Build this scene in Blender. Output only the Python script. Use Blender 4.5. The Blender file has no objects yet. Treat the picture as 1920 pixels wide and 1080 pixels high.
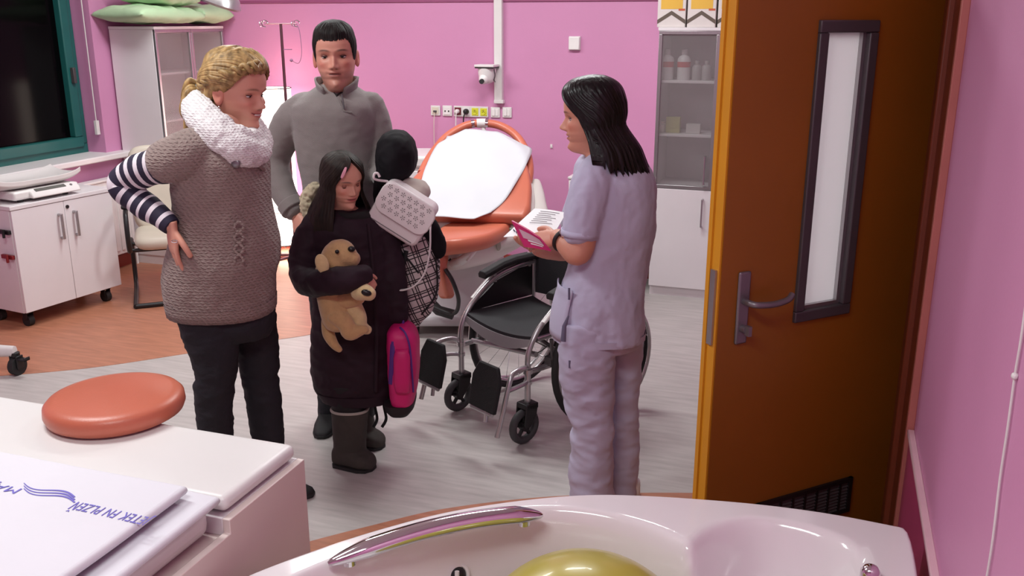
import bpy, bmesh, math, random
from mathutils import Vector, Matrix, noise, Quaternion
random.seed(7)
PI = math.pi
V = Vector
# ---------------------------------------------------------------- camera
F = 1730.0; PITCH = math.radians(16.2); YAW = math.radians(19.0); CZ = 1.8
scene = bpy.context.scene
C = scene.collection
cd = bpy.data.cameras.new('camera'); cd.sensor_width = 36.0; cd.lens = F / 1920 * 36
cd.clip_start = 0.05
camo = bpy.data.objects.new('camera', cd); C.objects.link(camo)
camo.location = (0, 0, CZ); camo.rotation_euler = (PI / 2 - PITCH, 0, YAW)
scene.camera = camo
# ---------------------------------------------------------------- world, exposure
w = bpy.data.worlds.new('world'); scene.world = w; w.use_nodes = True
w.node_tree.nodes['Background'].inputs[0].default_value = (0.8, 0.85, 1.0, 1)
w.node_tree.nodes['Background'].inputs[1].default_value = 0.03
vs = scene.view_settings
vs.view_transform = 'Standard'; vs.look = 'None'; vs.gamma = 1.0; vs.use_curve_mapping = False
vs.exposure = 0.0
# ceiling luminaires: position, size, watts
LIGHTS = [((-3.4, 4.7), (1.2, 0.35), 49), ((-1.5, 4.8), (1.2, 0.35), 45), ((-2.7, 2.0), (1.2, 0.35), 44), ((-0.75, 0.3), (1.2, 0.35), 34)]
CEIL = 3.0
for (lx, ly), (sx, sy), wt in LIGHTS:
    ld = bpy.data.lights.new('tube_light', 'AREA'); ld.shape = 'RECTANGLE'
    ld.size = sx; ld.size_y = sy; ld.energy = wt; ld.color = (0.95, 1.0, 0.98)
    lo = bpy.data.objects.new('tube_light', ld); C.objects.link(lo); lo.location = (lx, ly, CEIL - 0.09)
    lo['label'] = 'light of a ceiling luminaire'

# ---------------------------------------------------------------- pixel -> place helpers
RGT = V((math.cos(YAW), math.sin(YAW), 0)); FWD = V((-math.sin(YAW), math.cos(YAW), 0))
_c, _s = math.cos(PITCH), math.sin(PITCH)
def ray(x, y):
    u = (x - 960) / F; v = (540 - y) / F
    return RGT * u + FWD * (_c + v * _s) + V((0, 0, v * _c - _s))
def atz(x, y, z=0.0):
    d = ray(x, y); t = (z - CZ) / d.z; p = d * t; return V((p.x, p.y, z))
def atY(x, y, Y):
    d = ray(x, y); p = d * (Y / d.y); return V((p.x, p.y, p.z + CZ))
def atX(x, y, X):
    d = ray(x, y); p = d * (X / d.x); return V((p.x, p.y, p.z + CZ))
def at(x, y, yc):                       # point at horizontal distance yc in front of the camera
    d = ray(x, y); t = yc / (_c + (540 - y) / F * _s); p = d * t; return V((p.x, p.y, p.z + CZ))
def sz(px, y, yc):                      # metres per px count at that place
    return px * (yc / (_c + (540 - y) / F * _s)) / F

# ---------------------------------------------------------------- materials
MATS = {}
def lin(c):
    return tuple(((x / 255) / 12.92 if x / 255 <= 0.04045 else ((x / 255 + 0.055) / 1.055) ** 2.4) for x in c)
def mat(name, col, rough=0.5, metal=0.0, spec=0.5, vary=0.06, vscale=6.0, bump=0.0, bscale=60.0, stretch=(1, 1, 1), coat=0.0, emit=None, estr=0.0, trans=0.0, sheen=0.0, alpha=1.0, subs=0.0):
    if name in MATS: return MATS[name]
    m = bpy.data.materials.new(name); m.use_nodes = True; MATS[name] = m
    nt = m.node_tree; b = nt.nodes['Principled BSDF']
    c = lin(col) if max(col) > 1 else col
    b.inputs['Roughness'].default_value = rough; b.inputs['Metallic'].default_value = metal
    b.inputs['Specular IOR Level'].default_value = spec
    b.inputs['Coat Weight'].default_value = coat
    b.inputs['Transmission Weight'].default_value = trans
    b.inputs['Sheen Weight'].default_value = sheen
    b.inputs['Alpha'].default_value = alpha
    if subs: b.inputs['Subsurface Weight'].default_value = subs; b.inputs['Subsurface Radius'].default_value = (0.02, 0.008, 0.005)
    if emit: b.inputs['Emission Color'].default_value = (*(lin(emit) if max(emit) > 1 else emit), 1); b.inputs['Emission Strength'].default_value = estr
    tc = nt.nodes.new('ShaderNodeTexCoord'); mp = nt.nodes.new('ShaderNodeMapping'); mp.inputs['Scale'].default_value = stretch
    nt.links.new(tc.outputs['Object'], mp.inputs[0])
    n = nt.nodes.new('ShaderNodeTexNoise'); n.inputs['Scale'].default_value = vscale; n.inputs['Detail'].default_value = 4
    nt.links.new(mp.outputs[0], n.inputs['Vector'])
    r = nt.nodes.new('ShaderNodeValToRGB'); r.color_ramp.elements[0].position = 0.3; r.color_ramp.elements[1].position = 0.7
    r.color_ramp.elements[0].color = (*[x * (1 - vary) for x in c], 1); r.color_ramp.elements[1].color = (*[min(1, x * (1 + vary)) for x in c], 1)
    nt.links.new(n.outputs['Fac'], r.inputs[0]); nt.links.new(r.outputs[0], b.inputs['Base Color'])
    if bump:
        n2 = nt.nodes.new('ShaderNodeTexNoise'); n2.inputs['Scale'].default_value = bscale; n2.inputs['Detail'].default_value = 3
        nt.links.new(mp.outputs[0], n2.inputs['Vector'])
        bp = nt.nodes.new('ShaderNodeBump'); bp.inputs['Strength'].default_value = bump; bp.inputs['Distance'].default_value = 0.01
        nt.links.new(n2.outputs['Fac'], bp.inputs['Height']); nt.links.new(bp.outputs[0], b.inputs['Normal'])
    return m
def nodes(m): return m.node_tree.nodes, m.node_tree.links, m.node_tree.nodes['Principled BSDF']

PINK = mat('pink_paint', (206, 140, 180), 0.55, vary=0.03, vscale=1.5, bump=0.05, bscale=120)
PINKG = mat('pink_wainscot', (176, 70, 112), 0.35, vary=0.05)
WHITE = mat('white_laminate', (226, 220, 222), 0.35, vary=0.015)
WHITE2 = mat('white_paint', (232, 228, 228), 0.4, vary=0.02)
GREYW = mat('grey_white_panel', (200, 196, 198), 0.4, vary=0.02)
PLASTIC = mat('white_plastic', (224, 220, 218), 0.3, vary=0.02)
ALU = mat('brushed_aluminium', (178, 174, 176), 0.32, metal=0.85, vary=0.04, vscale=40, stretch=(1, 1, .1))
CHROME = mat('chrome', (225, 225, 228), 0.08, metal=1.0, vary=0.01)
STEEL = mat('grey_steel', (132, 128, 132), 0.35, metal=0.6, vary=0.05)
DGREY = mat('dark_grey_metal', (84, 80, 82), 0.4, metal=0.3, vary=0.05)
BLACK = mat('black_plastic', (22, 20, 22), 0.45, vary=0.1)
RUBBER = mat('black_rubber', (30, 29, 30), 0.7, vary=0.15, bump=0.1)
BLKCLOTH = mat('black_nylon', (20, 19, 21), 0.8, vary=0.15, bump=0.25, bscale=300)
CORAL = mat('coral_vinyl', (194, 106, 82), 0.36, vary=0.03, bump=0.06, bscale=220)
CREAM = mat('cream_vinyl', (206, 196, 180), 0.45, vary=0.03, bump=0.05)
TEAL = mat('teal_frame', (30, 96, 92), 0.4, vary=0.06)
TERRA = mat('terracotta_edge', (160, 84, 66), 0.5, vary=0.05)

# ---------------------------------------------------------------- mesh builder
class MB:
    def __init__(s): s.v = []; s.f = []; s.mi = []
    def add(s, vs_, fs_, mi=0):
        o = len(s.v); s.v += [tuple(p) for p in vs_]; s.f += [tuple(i + o for i in f) for f in fs_]; s.mi += [mi] * len(fs_); return s
    def box(s, a, b, mi=0, M=None):
        x0, y0, z0 = a; x1, y1, z1 = b
        p = [V(q) for q in ((x0, y0, z0), (x1, y0, z0), (x1, y1, z0), (x0, y1, z0), (x0, y0, z1), (x1, y0, z1), (x1, y1, z1), (x0, y1, z1))]
        if M: p = [M @ q for q in p]
        return s.add(p, [(0, 3, 2, 1), (4, 5, 6, 7), (0, 1, 5, 4), (1, 2, 6, 5), (2, 3, 7, 6), (3, 0, 4, 7)], mi)
    def cbox(s, c, d, mi=0, M=None):
        return s.box([c[i] - d[i] / 2 for i in range(3)], [c[i] + d[i] / 2 for i in range(3)], mi, M)
    def loft(s, rings, mi=0, cap=True, closed=True):
        n = len(rings[0]); vs_ = [p for r in rings for p in r]; fs_ = []
        for k in range(len(rings) - 1):
            for i in range(n if closed else n - 1):
                j = (i + 1) % n
                fs_.append((k * n + i, k * n + j, (k + 1) * n + j, (k + 1) * n + i))
        if cap and closed:
            fs_.append(tuple(range(n - 1, -1, -1))); o = (len(rings) - 1) * n; fs_.append(tuple(range(o, o + n)))
        return s.add(vs_, fs_, mi)
    def tube(s, path, r, n=10, mi=0, closed=False, cap=True, flat=1.0, up=None):
        path = [V(p) for p in path]; m = len(path)
        rr = r if isinstance(r, (list, tuple)) else [r] * m
        rings = []; prev = None
        for k, p in enumerate(path):
            if closed: t = path[(k + 1) % m] - path[k - 1]
            else: t = path[min(k + 1, m - 1)] - path[max(k - 1, 0)]
            if t.length < 1e-9: t = V((0, 0, 1))
            t.normalize()
            if prev is None:
                a = up.copy() if up is not None else (V((0, 0, 1)) if abs(t.z) < 0.9 else V((1, 0, 0)))
            else: a = prev
            a = a - t * a.dot(t)
            if a.length < 1e-6: a = t.orthogonal()
            a.normalize(); b = t.cross(a); prev = a
            rings.append([p + a * (math.cos(2 * PI * i / n) * rr[k]) + b * (math.sin(2 * PI * i / n) * rr[k] * flat) for i in range(n)])
        if closed: rings.append(rings[0]); return s.loft(rings, mi, cap=False)
        return s.loft(rings, mi, cap=cap)
    def cyl(s, p0, p1, r, n=16, mi=0): return s.tube([p0, p1], r, n, mi)
    def lathe(s, prof, c=(0, 0, 0), n=24, mi=0, M=None):
        rings = []
        for r, z in prof:
            ring = [V((r * math.cos(2 * PI * i / n), r * math.sin(2 * PI * i / n), z)) for i in range(n)]
            ring = [(M @ p if M else p) + V(c) for p in ring]; rings.append(ring)
        return s.loft(rings, mi)
    def ball(s, c, r, nu=20, nv=12, mi=0, M=None):
        if not isinstance(r, (tuple, list)): r = (r, r, r)
        rings = []
        for k in range(nv + 1):
            th = PI * (k + 0.02) / (nv + 0.04); z = -math.cos(th); q = math.sin(th)
            ring = [V((r[0] * q * math.cos(2 * PI * i / nu), r[1] * q * math.sin(2 * PI * i / nu), r[2] * z)) for i in range(nu)]
            rings.append([(M @ p if M else p) + V(c) for p in ring])
        return s.loft(rings, mi)
    def prism(s, poly, h, M=None, mi=0):          # poly in xy, extruded along z
        a = [V((x, y, 0)) for x, y in poly]; b = [V((x, y, h)) for x, y in poly]
        if M: a = [M @ p for p in a]; b = [M @ p for p in b]
        n = len(a)
        return s.add(a + b, [tuple(range(n - 1, -1, -1)), tuple(range(n, 2 * n))] + [(i, (i + 1) % n, n + (i + 1) % n, n + i) for i in range(n)], mi)
    def mesh(s, name):
        me = bpy.data.meshes.new(name); me.from_pydata(s.v, [], s.f)
        if any(s.mi): me.polygons.foreach_set('material_index', s.mi)
        bm = bmesh.new(); bm.from_mesh(me); bmesh.ops.recalc_face_normals(bm, faces=bm.faces); bm.to_mesh(me); bm.free()
        return me
def link(name, me, m, parent=None, smooth=True, bevel=0.0, seg=2, world=False, angle=40):
    o = bpy.data.objects.new(name, me); C.objects.link(o)
    for q in (m if isinstance(m, (list, tuple)) else [m]): me.materials.append(q)
    if smooth:
        me.polygons.foreach_set('use_smooth', [True] * len(me.polygons))
        if smooth is True: me.set_sharp_from_angle(angle=math.radians(angle))
    if bevel:
        b = o.modifiers.new('bevel', 'BEVEL'); b.width = bevel; b.segments = seg; b.limit_method = 'ANGLE'; b.angle_limit = math.radians(40)
    if parent:
        o.parent = parent
        if world: o.matrix_parent_inverse = world_mat(parent).inverted()
    return o
def world_mat(o):
    M = Matrix.LocRotScale(o.location, o.rotation_euler, o.scale)
    if o.parent: M = world_mat(o.parent) @ o.matrix_parent_inverse @ M
    return M
def obj(name, mb, m, parent=None, **k): return link(name, mb.mesh(name), m, parent, **k)
def thing(name, label, cat, loc=(0, 0, 0), rz=0.0, group=None):
    o = bpy.data.objects.new(name, None); C.objects.link(o); o.location = loc; o.rotation_euler = (0, 0, rz)
    o.empty_display_size = 0.1
    return tag(o, label, cat, group)
def tag(o, label, cat, group=None):
    o['label'] = label; o['category'] = cat
    if group: o['group'] = group
    return o
def struct(name, mb, m, parent=None, **k):
    o = obj(name, mb, m, parent, **k)
    o['kind'] = 'structure'
    return o
SCR = bpy.data.scenes.new('scratch')
def fuse(mb, voxel=0.006, it=6, name='fused'):
    me = mb.mesh('tmp'); o = bpy.data.objects.new('tmp', me); SCR.collection.objects.link(o)
    r = o.modifiers.new('r', 'REMESH'); r.mode = 'VOXEL'; r.voxel_size = voxel
    if it: s = o.modifiers.new('s', 'SMOOTH'); s.iterations = it; s.factor = 0.5
    SCR.view_layers[0].update(); dg = SCR.view_layers[0].depsgraph; dg.update()
    res = bpy.data.meshes.new_from_object(o.evaluated_get(dg), depsgraph=dg)
    bpy.data.objects.remove(o); bpy.data.meshes.remove(me); res.name = name
    return res
def spline(pts, n=8, closed=False):
    pts = [V(p) for p in pts]; m = len(pts); out = []
    for k in range(m if closed else m - 1):
        if closed: a, b, c, d = pts[k - 1], pts[k], pts[(k + 1) % m], pts[(k + 2) % m]
        else: a, b, c, d = pts[max(k - 1, 0)], pts[k], pts[k + 1], pts[min(k + 2, m - 1)]
        for i in range(n):
            t = i / n
            out.append(0.5 * ((2 * b) + (c - a) * t + (2 * a - 5 * b + 4 * c - d) * t * t + (3 * b - a - 3 * c + d) * t ** 3))
    if not closed: out.append(pts[-1])
    return out
def interp(tab, z):
    if z <= tab[0][0]: return tab[0][1]
    for k in range(len(tab) - 1):
        a, b = tab[k], tab[k + 1]
        if z <= b[0]:
            h = b[0] - a[0]; t = (z - a[0]) / h
            pm = tab[k - 1] if k > 0 else a; pp = tab[k + 2] if k + 2 < len(tab) else b
            m0 = (b[1] - pm[1]) / (b[0] - pm[0]) if b[0] != pm[0] else 0; m1 = (pp[1] - a[1]) / (pp[0] - a[0]) if pp[0] != a[0] else 0
            d = (b[1] - a[1]) / h
            if d == 0: m0 = m1 = 0
            else: m0 = max(0, min(m0 / d, 3)) * d; m1 = max(0, min(m1 / d, 3)) * d
            return (2 * t ** 3 - 3 * t * t + 1) * a[1] + (t ** 3 - 2 * t * t + t) * h * m0 + (-2 * t ** 3 + 3 * t * t) * b[1] + (t ** 3 - t * t) * h * m1
    return tab[-1][1]
def rotz(a): return Matrix.Rotation(a, 4, 'Z')
def frameM(o, x, y, z): return Matrix(((x[0], y[0], z[0], o[0]), (x[1], y[1], z[1], o[1]), (x[2], y[2], z[2], o[2]), (0, 0, 0, 1)))

# ---------------------------------------------------------------- the room
XL, XR, YB, YF = -5.02, 0.32, 6.42, -1.3
# floor: grey marbled vinyl
FLOOR = mat('grey_vinyl', (178, 172, 169), 0.42, vary=0.12, vscale=7, stretch=(0.7, 5, 1))
ORANGE = mat('terracotta_vinyl', (174, 116, 90), 0.4, vary=0.16, vscale=8, stretch=(0.7, 5, 1))
struct('floor', MB().box((XL - .2, YF - .2, -0.1), (2.2, YB + .2, 0)), FLOOR, smooth=False)
# terracotta inlays, cut along curves
edge1 = [atz(*p) for p in ((-250, 722), (0, 705), (100, 697), (200, 686), (345, 664), (470, 644), (585, 627), (670, 606), (740, 575), (790, 540), (820, 505))]
e = spline(edge1, 6)
poly = [(p.x, p.y) for p in e] + [(e[-1].x - .1, YB), (XL, YB), (XL, e[0].y)]
struct('floor_inlay', MB().prism(poly, 0.0015), ORANGE, smooth=False)
edge2 = [atz(*p) for p in ((380, 1085), (470, 1050), (565, 1020), (700, 985), (830, 955), (1000, 934), (1180, 925), (1330, 925))]
e = spline(edge2, 6)
poly = [(p.x, p.y) for p in e] + [(XR, e[-1].y), (XR, YF), (XL, YF), (XL, 1.2), (-2.6, 1.5)]
struct('floor_inlay', MB().prism(poly, 0.0015), ORANGE, smooth=False)
struct('ceiling', MB().box((XL - .2, YF - .2, CEIL), (2.2, YB + .2, CEIL + .1)), mat('ceiling_white', (225, 222, 222), .8), smooth=False)
struct('wall_back', MB().box((XL - .2, YB, 0), (2.2, YB + .15, CEIL)), PINK, smooth=False)
struct('wall_front', MB().box((XL - .2, YF - .15, 0), (2.2, YF, CEIL)), PINK, smooth=False)
# left wall with the window opening (thick wall, deep reveal)
WY0, WY1, WZ0, WZ1 = 3.3, 5.44, 0.86, 2.45
WD = 0.16
mb = MB()
mb.box((XL - .3, YF, 0), (XL, WY0, CEIL)); mb.box((XL - .3, WY1, 0), (XL, YB, CEIL))
mb.box((XL - .3, WY0, 0), (XL, WY1, WZ0 - .002)); mb.box((XL - .3, WY0, WZ1), (XL, WY1, CEIL))
struct('wall_left', mb, PINK, smooth=False)
# right wall with the doorway beyond the hinges
DY0, DY1 = 3.26, 4.12
mb = MB(); mb.box((XR, YF, 0), (XR + .12, DY0, CEIL)); mb.box((XR, DY1, 0), (XR + .12, YB, CEIL)); mb.box((XR, DY0, 2.05), (XR + .12, DY1, CEIL))
struct('wall_right', mb, PINK, smooth=False)
struct('wall_corridor', MB().box((1.9, YF, 0), (2.0, YB, CEIL)), mat('corridor_paint', (190, 186, 180), .6), smooth=False)
# lower lining of the right wall beside the tub, with its pale ledge
struct('baseboard_right', MB().box((XR - .012, .2, 0), (XR + .001, 2.84, .585)), PINKG, bevel=.003)
struct('trim_1', MB().box((XR - .02, .2, .585), (XR + .002, 2.84, .60)), mat('pale_pink_ledge', (226, 186, 196), .3), bevel=.004)
struct('trim_2', MB().box((XL, YB - .012, 1.925), (-1.15, YB + .001, 1.945)), mat('dark_pink_strip', (150, 78, 118), .5), smooth=False)
struct('baseboard_back', MB().box((XL, YB - .015, 0), (XR, YB + .001, .09)), mat('baseboard_red', (150, 62, 52), .5), smooth=False)
struct('baseboard_left', MB().box((XL - .001, .2, 0), (XL + .015, YB, .09)), MATS['baseboard_red'], smooth=False)
# cable clipped to the right wall
cab = [atX(x, y, XR - .004) for x, y in ((1925, 560), (1914, 640), (1903, 705), (1890, 800), (1875, 900), (1862, 1010), (1850, 1085))]
t_ = thing('wall_cable', 'thin pale cable clipped down the pink wall at the right edge', 'cable', (cab[2].x, cab[2].y, cab[-1].z))
obj('cable', MB().tube(spline(cab, 4), .0022, 8), PLASTIC, t_, world=True)
obj('clip', MB().ball(cab[2], (.006, .008, .006), 10, 8), PLASTIC, t_, world=True)
# window
win = thing('window_1', '', 'window', (XL - WD, (WY0 + WY1) / 2, WZ0)); del win['label']; del win['category']; win['kind'] = 'structure'
def frame_ring(y0, y1, z0, z1, wd, x0, x1):
    mb = MB(); mb.box((x0, y0, z0), (x1, y1, z0 + wd)); mb.box((x0, y0, z1 - wd), (x1, y1, z1)); mb.box((x0, y0, z0 + wd), (x1, y0 + wd, z1 - wd)); mb.box((x0, y1 - wd, z0 + wd), (x1, y1, z1 - wd)); return mb
obj('window_frame', frame_ring(WY0, WY1, WZ0, WZ1, .07, XL - WD - .07, XL - WD), TEAL, win, world=True, bevel=.006)
obj('sash', frame_ring(WY0 + .05, WY1 - .05, WZ0 + .05, WZ1 - .05, .075, XL - WD - .06, XL - WD + .02), TEAL, win, world=True, bevel=.008)
obj('pane', MB().box((XL - WD - .04, WY0 + .12, WZ0 + .12), (XL - WD - .03, WY1 - .12, WZ1 - .12)), mat('night_glass', (5, 5, 6), .12, vary=.02, spec=.08), win, world=True)
obj('window_handle', MB().cbox((XL - WD + .035, WY1 - .09, 1.42), (.03, .025, .11)), DGREY, win, world=True, bevel=.004)
obj('guide_cord', MB().tube([(XL - .03, WY1 - .03, 2.4), (XL - .03, WY1 - .03, 1.05)], .004, 6).box((XL - .04, WY1 - .045, 1.0), (XL - .02, WY1 - .015, 1.1)), PLASTIC, win, world=True)
obj('window_sill', MB().box((XL - WD - .005, WY0 + .001, WZ0 - .035), (XL + .11, WY1 + .16, WZ0 + .006)), WHITE2, win, world=True, bevel=.008)
# door casing (steel frame) on the right wall; hinges belong to the door
CAS = mat('brown_steel_frame', (136, 66, 44), .42, vary=.05)
dm = thing('trim_3', '', 'x', (XR, 3.0, 0)); del dm['label']; del dm['category']; dm['kind'] = 'structure'
obj('casing', MB().box((XR - .012, 2.85, 0), (XR + .001, 3.20, 2.2)), CAS, dm, world=True, bevel=.004)
obj('jamb', MB().box((XR - .03, 3.12, 0), (XR + .125, DY0, 2.12)), CAS, dm, world=True, bevel=.006)
obj('jamb', MB().box((XR - .03, DY1, 0), (XR + .125, DY1 + .1, 2.12)), CAS, dm, world=True, bevel=.006)
obj('casing_edge', MB().box((XR - .022, 2.845, 0), (XR + .001, 2.875, 2.2)), mat('pale_seal', (196, 120, 110), .5), dm, world=True, bevel=.003)
# ---------------------------------------------------------------- door
DL, DH = V((-.266, 2.641, 0)), V((.306, 3.225, 0))
DWID = (DH - DL).length
dx_ = (DH - DL).normalized(); dn = V((dx_.y, -dx_.x, 0))       # dn faces the camera side
door = thing('door_1', '', 'x', DH, 0); del door['label']; del door['category']; door['kind'] = 'structure'
DM = frameM(DL, dx_, V((0, 0, 1)), -dn)                     # local: x from latch to hinge, y up, z towards far side
DOORM = mat('orange_door_laminate', (144, 88, 22), .42, vary=.05, vscale=3)
DEDGE = mat('yellow_door_edge', (214, 148, 34), .4, vary=.04)
wx0, wx1, wz0, wz1 = .29, .52, .90, 1.80
def dbox(a, b, mb=None): return (mb or MB()).box(a, b, M=DM)
TH_ = .042
mb = MB(); dbox((0, .01, 0), (wx0, 2.0, TH_), mb); dbox((wx1, .01, 0), (DWID, 2.0, TH_), mb); dbox((wx0, .01, 0), (wx1, wz0, TH_), mb); dbox((wx0, wz1, 0), (wx1, 2.0, TH_), mb)
obj('door_leaf', mb, DOORM, door, world=True, smooth=False)
mb = MB(); dbox((-.006, .01, .004), (.001, 2.0, TH_ + .004), mb); dbox((-.012, .01, TH_ - .002), (.016, 2.0, TH_ + .014), mb)
obj('door_edge', mb, DEDGE, door, world=True, smooth=False)
mb = MB()
for a, b in (((wx0, wz0), (wx1, wz0 + .035)), ((wx0, wz1 - .035), (wx1, wz1)), ((wx0, wz0 + .035), (wx0 + .035, wz1 - .035)), ((wx1 - .035, wz0 + .035), (wx1, wz1 - .035))):
    dbox((a[0], a[1], -.012), (b[0], b[1], TH_ + .012), mb)
obj('window_frame', mb, DGREY, door, world=True, bevel=.004)
mb = MB()
for a, b in (((wx0 + .035, wz0 + .035), (wx1 - .035, wz0 + .047)), ((wx1 - .047, wz0 + .047), (wx1 - .035, wz1 - .035))):
    dbox((a[0], a[1], .006), (b[0], b[1], .02), mb)
obj('glazing_bead', mb, ALU, door, world=True)
FROST = mat('frosted_glass', (236, 238, 238), .35, vary=.01)
_nt = FROST.node_tree; _tr = _nt.nodes.new('ShaderNodeBsdfTranslucent'); _tr.inputs[0].default_value = (.95, .97, .97, 1); _mx = _nt.nodes.new('ShaderNodeMixShader'); _mx.inputs[0].default_value = .8
_nt.links.new(_nt.nodes['Principled BSDF'].outputs[0], _mx.inputs[1]); _nt.links.new(_tr.outputs[0], _mx.inputs[2]); _nt.links.new(_mx.outputs[0], _nt.nodes['Material Output'].inputs['Surface'])

obj('pane', dbox((wx0 + .03, wz0 + .03, .02), (wx1 - .03, wz1 - .03, .026)), FROST, door, world=True)
# lever handle
hs = STEEL
h = obj('handle_plate', dbox((.062, .865, -.010), (.106, 1.09, .002)), hs, door, world=True, bevel=.008, seg=3)
def dp(x, y, z): return DM @ V((x, y, z))
obj('lever', MB().tube(spline([dp(.084, 1.0, -.008), dp(.084, 1.0, -.04), dp(.1, .998, -.056), dp(.16, .994, -.058), dp(.21, 1.0, -.056), dp(.232, 1.012, -.05)], 5), [.010] * 26, 12), hs, h, world=True)
obj('lock_cylinder', MB().cyl(dp(.084, .915, -.008), dp(.084, .915, -.03), .012, 14).box((.078, .90, -.046), (.090, .93, -.028), M=DM), hs, h, world=True)
obj('strike_plate', dbox((-.0135, .87, .012), (-.006, 1.10, .034)), ALU, door, world=True)
for zz in (.25, 1.02, 1.78):
    obj('hinge', MB().cyl(dp(DWID + .008, zz - .045, -.006), dp(DWID + .008, zz + .045, -.006), .009, 12), STEEL, door, world=True)
# vent grille
gx0, gx1, gz0, gz1 = .2, .622, .165, .297
vent = obj('vent_grille', MB().box((gx0, gz0, -.010), (gx1, gz0 + .014, .0), M=DM).box((gx0, gz1 - .014, -.010), (gx1, gz1, .0), M=DM).box((gx0, gz0, -.010), (gx0 + .016, gz1, 0), M=DM).box((gx1 - .016, gz0, -.010), (gx1, gz1, 0), M=DM), BLACK, door, world=True)
for i in range(1, 8):
    x = gx0 + (gx1 - gx0) * i / 8
    obj('bar', dbox((x - .004, gz0 + .01, -.008), (x + .004, gz1 - .01, 0)), BLACK, vent, world=True, smooth=False)
for i in range(9):
    z = gz0 + .016 + i * .0118
    obj('slat', MB().add([dp(gx0 + .01, z, -.006), dp(gx1 - .01, z, -.006), dp(gx1 - .01, z + .008, -.0005), dp(gx0 + .01, z + .008, -.0005), dp(gx0 + .01, z - .0015, -.006), dp(gx1 - .01, z - .0015, -.006), dp(gx1 - .01, z + .0065, -.0003), dp(gx0 + .01, z + .0065, -.0003)], [(0, 1, 2, 3), (7, 6, 5, 4), (0, 4, 5, 1)]), DGREY, vent, world=True, smooth=False)

# ---------------------------------------------------------------- ceiling luminaires
for k, ((lx, ly), (sx, sy), wt) in enumerate(LIGHTS):
    nm = ['ceiling luminaire above the wheeled cabinet and bed', 'ceiling luminaire above the wheelchair', 'ceiling luminaire above the changing counter', 'ceiling luminaire above the bathtub'][k]
    t_ = thing('ceiling_light', 'white rectangular ' + nm, 'ceiling light', (lx, ly, CEIL), 0, 'ceiling luminaires')
    obj('housing', MB().box((-sx / 2 - .03, -sy / 2 - .03, -.07), (sx / 2 + .03, sy / 2 + .03, 0)), WHITE2, t_, bevel=.005)

# ---------------------------------------------------------------- tall cabinets
def bar_handle(p, q, out, parent, m=ALU, r=.006, world=False):
    p, q, out = V(p), V(q), V(out); d = (q - p).normalized() * .012
    mb = MB().tube([p, p + out, q + out, q], r, 8)
    return obj('handle', mb, m, parent, world=world)
GLASS = mat('cabinet_glass', (150, 142, 142), .25, vary=.02, alpha=.30)
INNER = mat('cabinet_inside', (156, 150, 150), .6, vary=.03)
# right cabinet: x -1.09 .. -0.29 , front y = 6.0
def tall_cabinet(name, label, W, D, H, split, loc, rz, shelves):
    t = thing(name, label, 'cabinet', loc, rz)   # local: x along front, y=0 front, +y to back
    mb = MB(); th = .018
    mb.box((0, .02, .07), (th, D, H)); mb.box((W - th, .02, .07), (W, D, H)); mb.box((th, D - .01, .07), (W - th, D, H)); mb.box((th, .02, H - .03), (W - th, D - .01, H)); mb.box((th, .02, split - .01), (W - th, D - .01, split + .01)); mb.box((th, .02, .07), (W - th, D - .01, .09))
    obj('body', mb, WHITE, t, bevel=.002)
    obj('plinth', MB().box((.005, .03, 0), (W - .005, D, .07)), WHITE, t, smooth=False)
    obj('top_board', MB().box((-.004, 0, H + .0005), (W + .004, D, H + .02)), WHITE, t, bevel=.002)
    for s_ in shelves: obj('shelf', MB().box((th, .04, s_ - .008), (W - th, D - .012, s_ + .008)), WHITE, t, bevel=.002)
    for k in (0, 1):
        x0, x1 = (0.002, W / 2 - .002) if k == 0 else (W / 2 + .002, W - .002)
        fr = .022
        mb = MB(); mb.box((x0, 0, split), (x1, .02, split + fr)); mb.box((x0, 0, H - fr), (x1, .02, H)); mb.box((x0, 0, split + fr), (x0 + fr, .02, H - fr)); mb.box((x1 - fr, 0, split + fr), (x1, .02, H - fr))
        d = obj('glass_door', mb, ALU, t, bevel=.002); d['label'] = 'smoked glass door in an aluminium frame'
        obj('pane', MB().box((x0 + fr - .002, .008, split + fr - .002), (x1 - fr + .002, .012, H - fr + .002)), GLASS, d)
        hx = x1 - .05 if k == 0 else x0 + .05
        bar_handle((hx, 0, split + .04), (hx, 0, split + .22), (0, -.028, 0), d)
        d = obj('door', MB().box((x0, 0, .07), (x1, .019, split - .004)), WHITE, t, bevel=.002)
        bar_handle((hx, 0, split - .24), (hx, 0, split - .06), (0, -.028, 0), d)
        if k: obj('lock', MB().cyl((x0 + .03, .001, split - .05), (x0 + .03, -.008, split - .05), .009, 12).box((x0 + .026, -.03, split - .075), (x0 + .034, -.008, split - .045)), BLACK, d)
    return t
rc = tall_cabinet('storage_cabinet', 'white storage cabinet with smoked glass upper doors between the nurse and the orange door', .77, .40, 1.735, .74, (-1.088, 6.0, 0), 0, (1.08, 1.42))
# left cabinet along the left wall facing +x
lc = tall_cabinet('storage_cabinet', 'white cabinet with frosted glass doors in the corner under green pillows', .80, .40, 1.735, .74, (-4.60, 5.585, 0), PI / 2, (1.08, 1.42))
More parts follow.
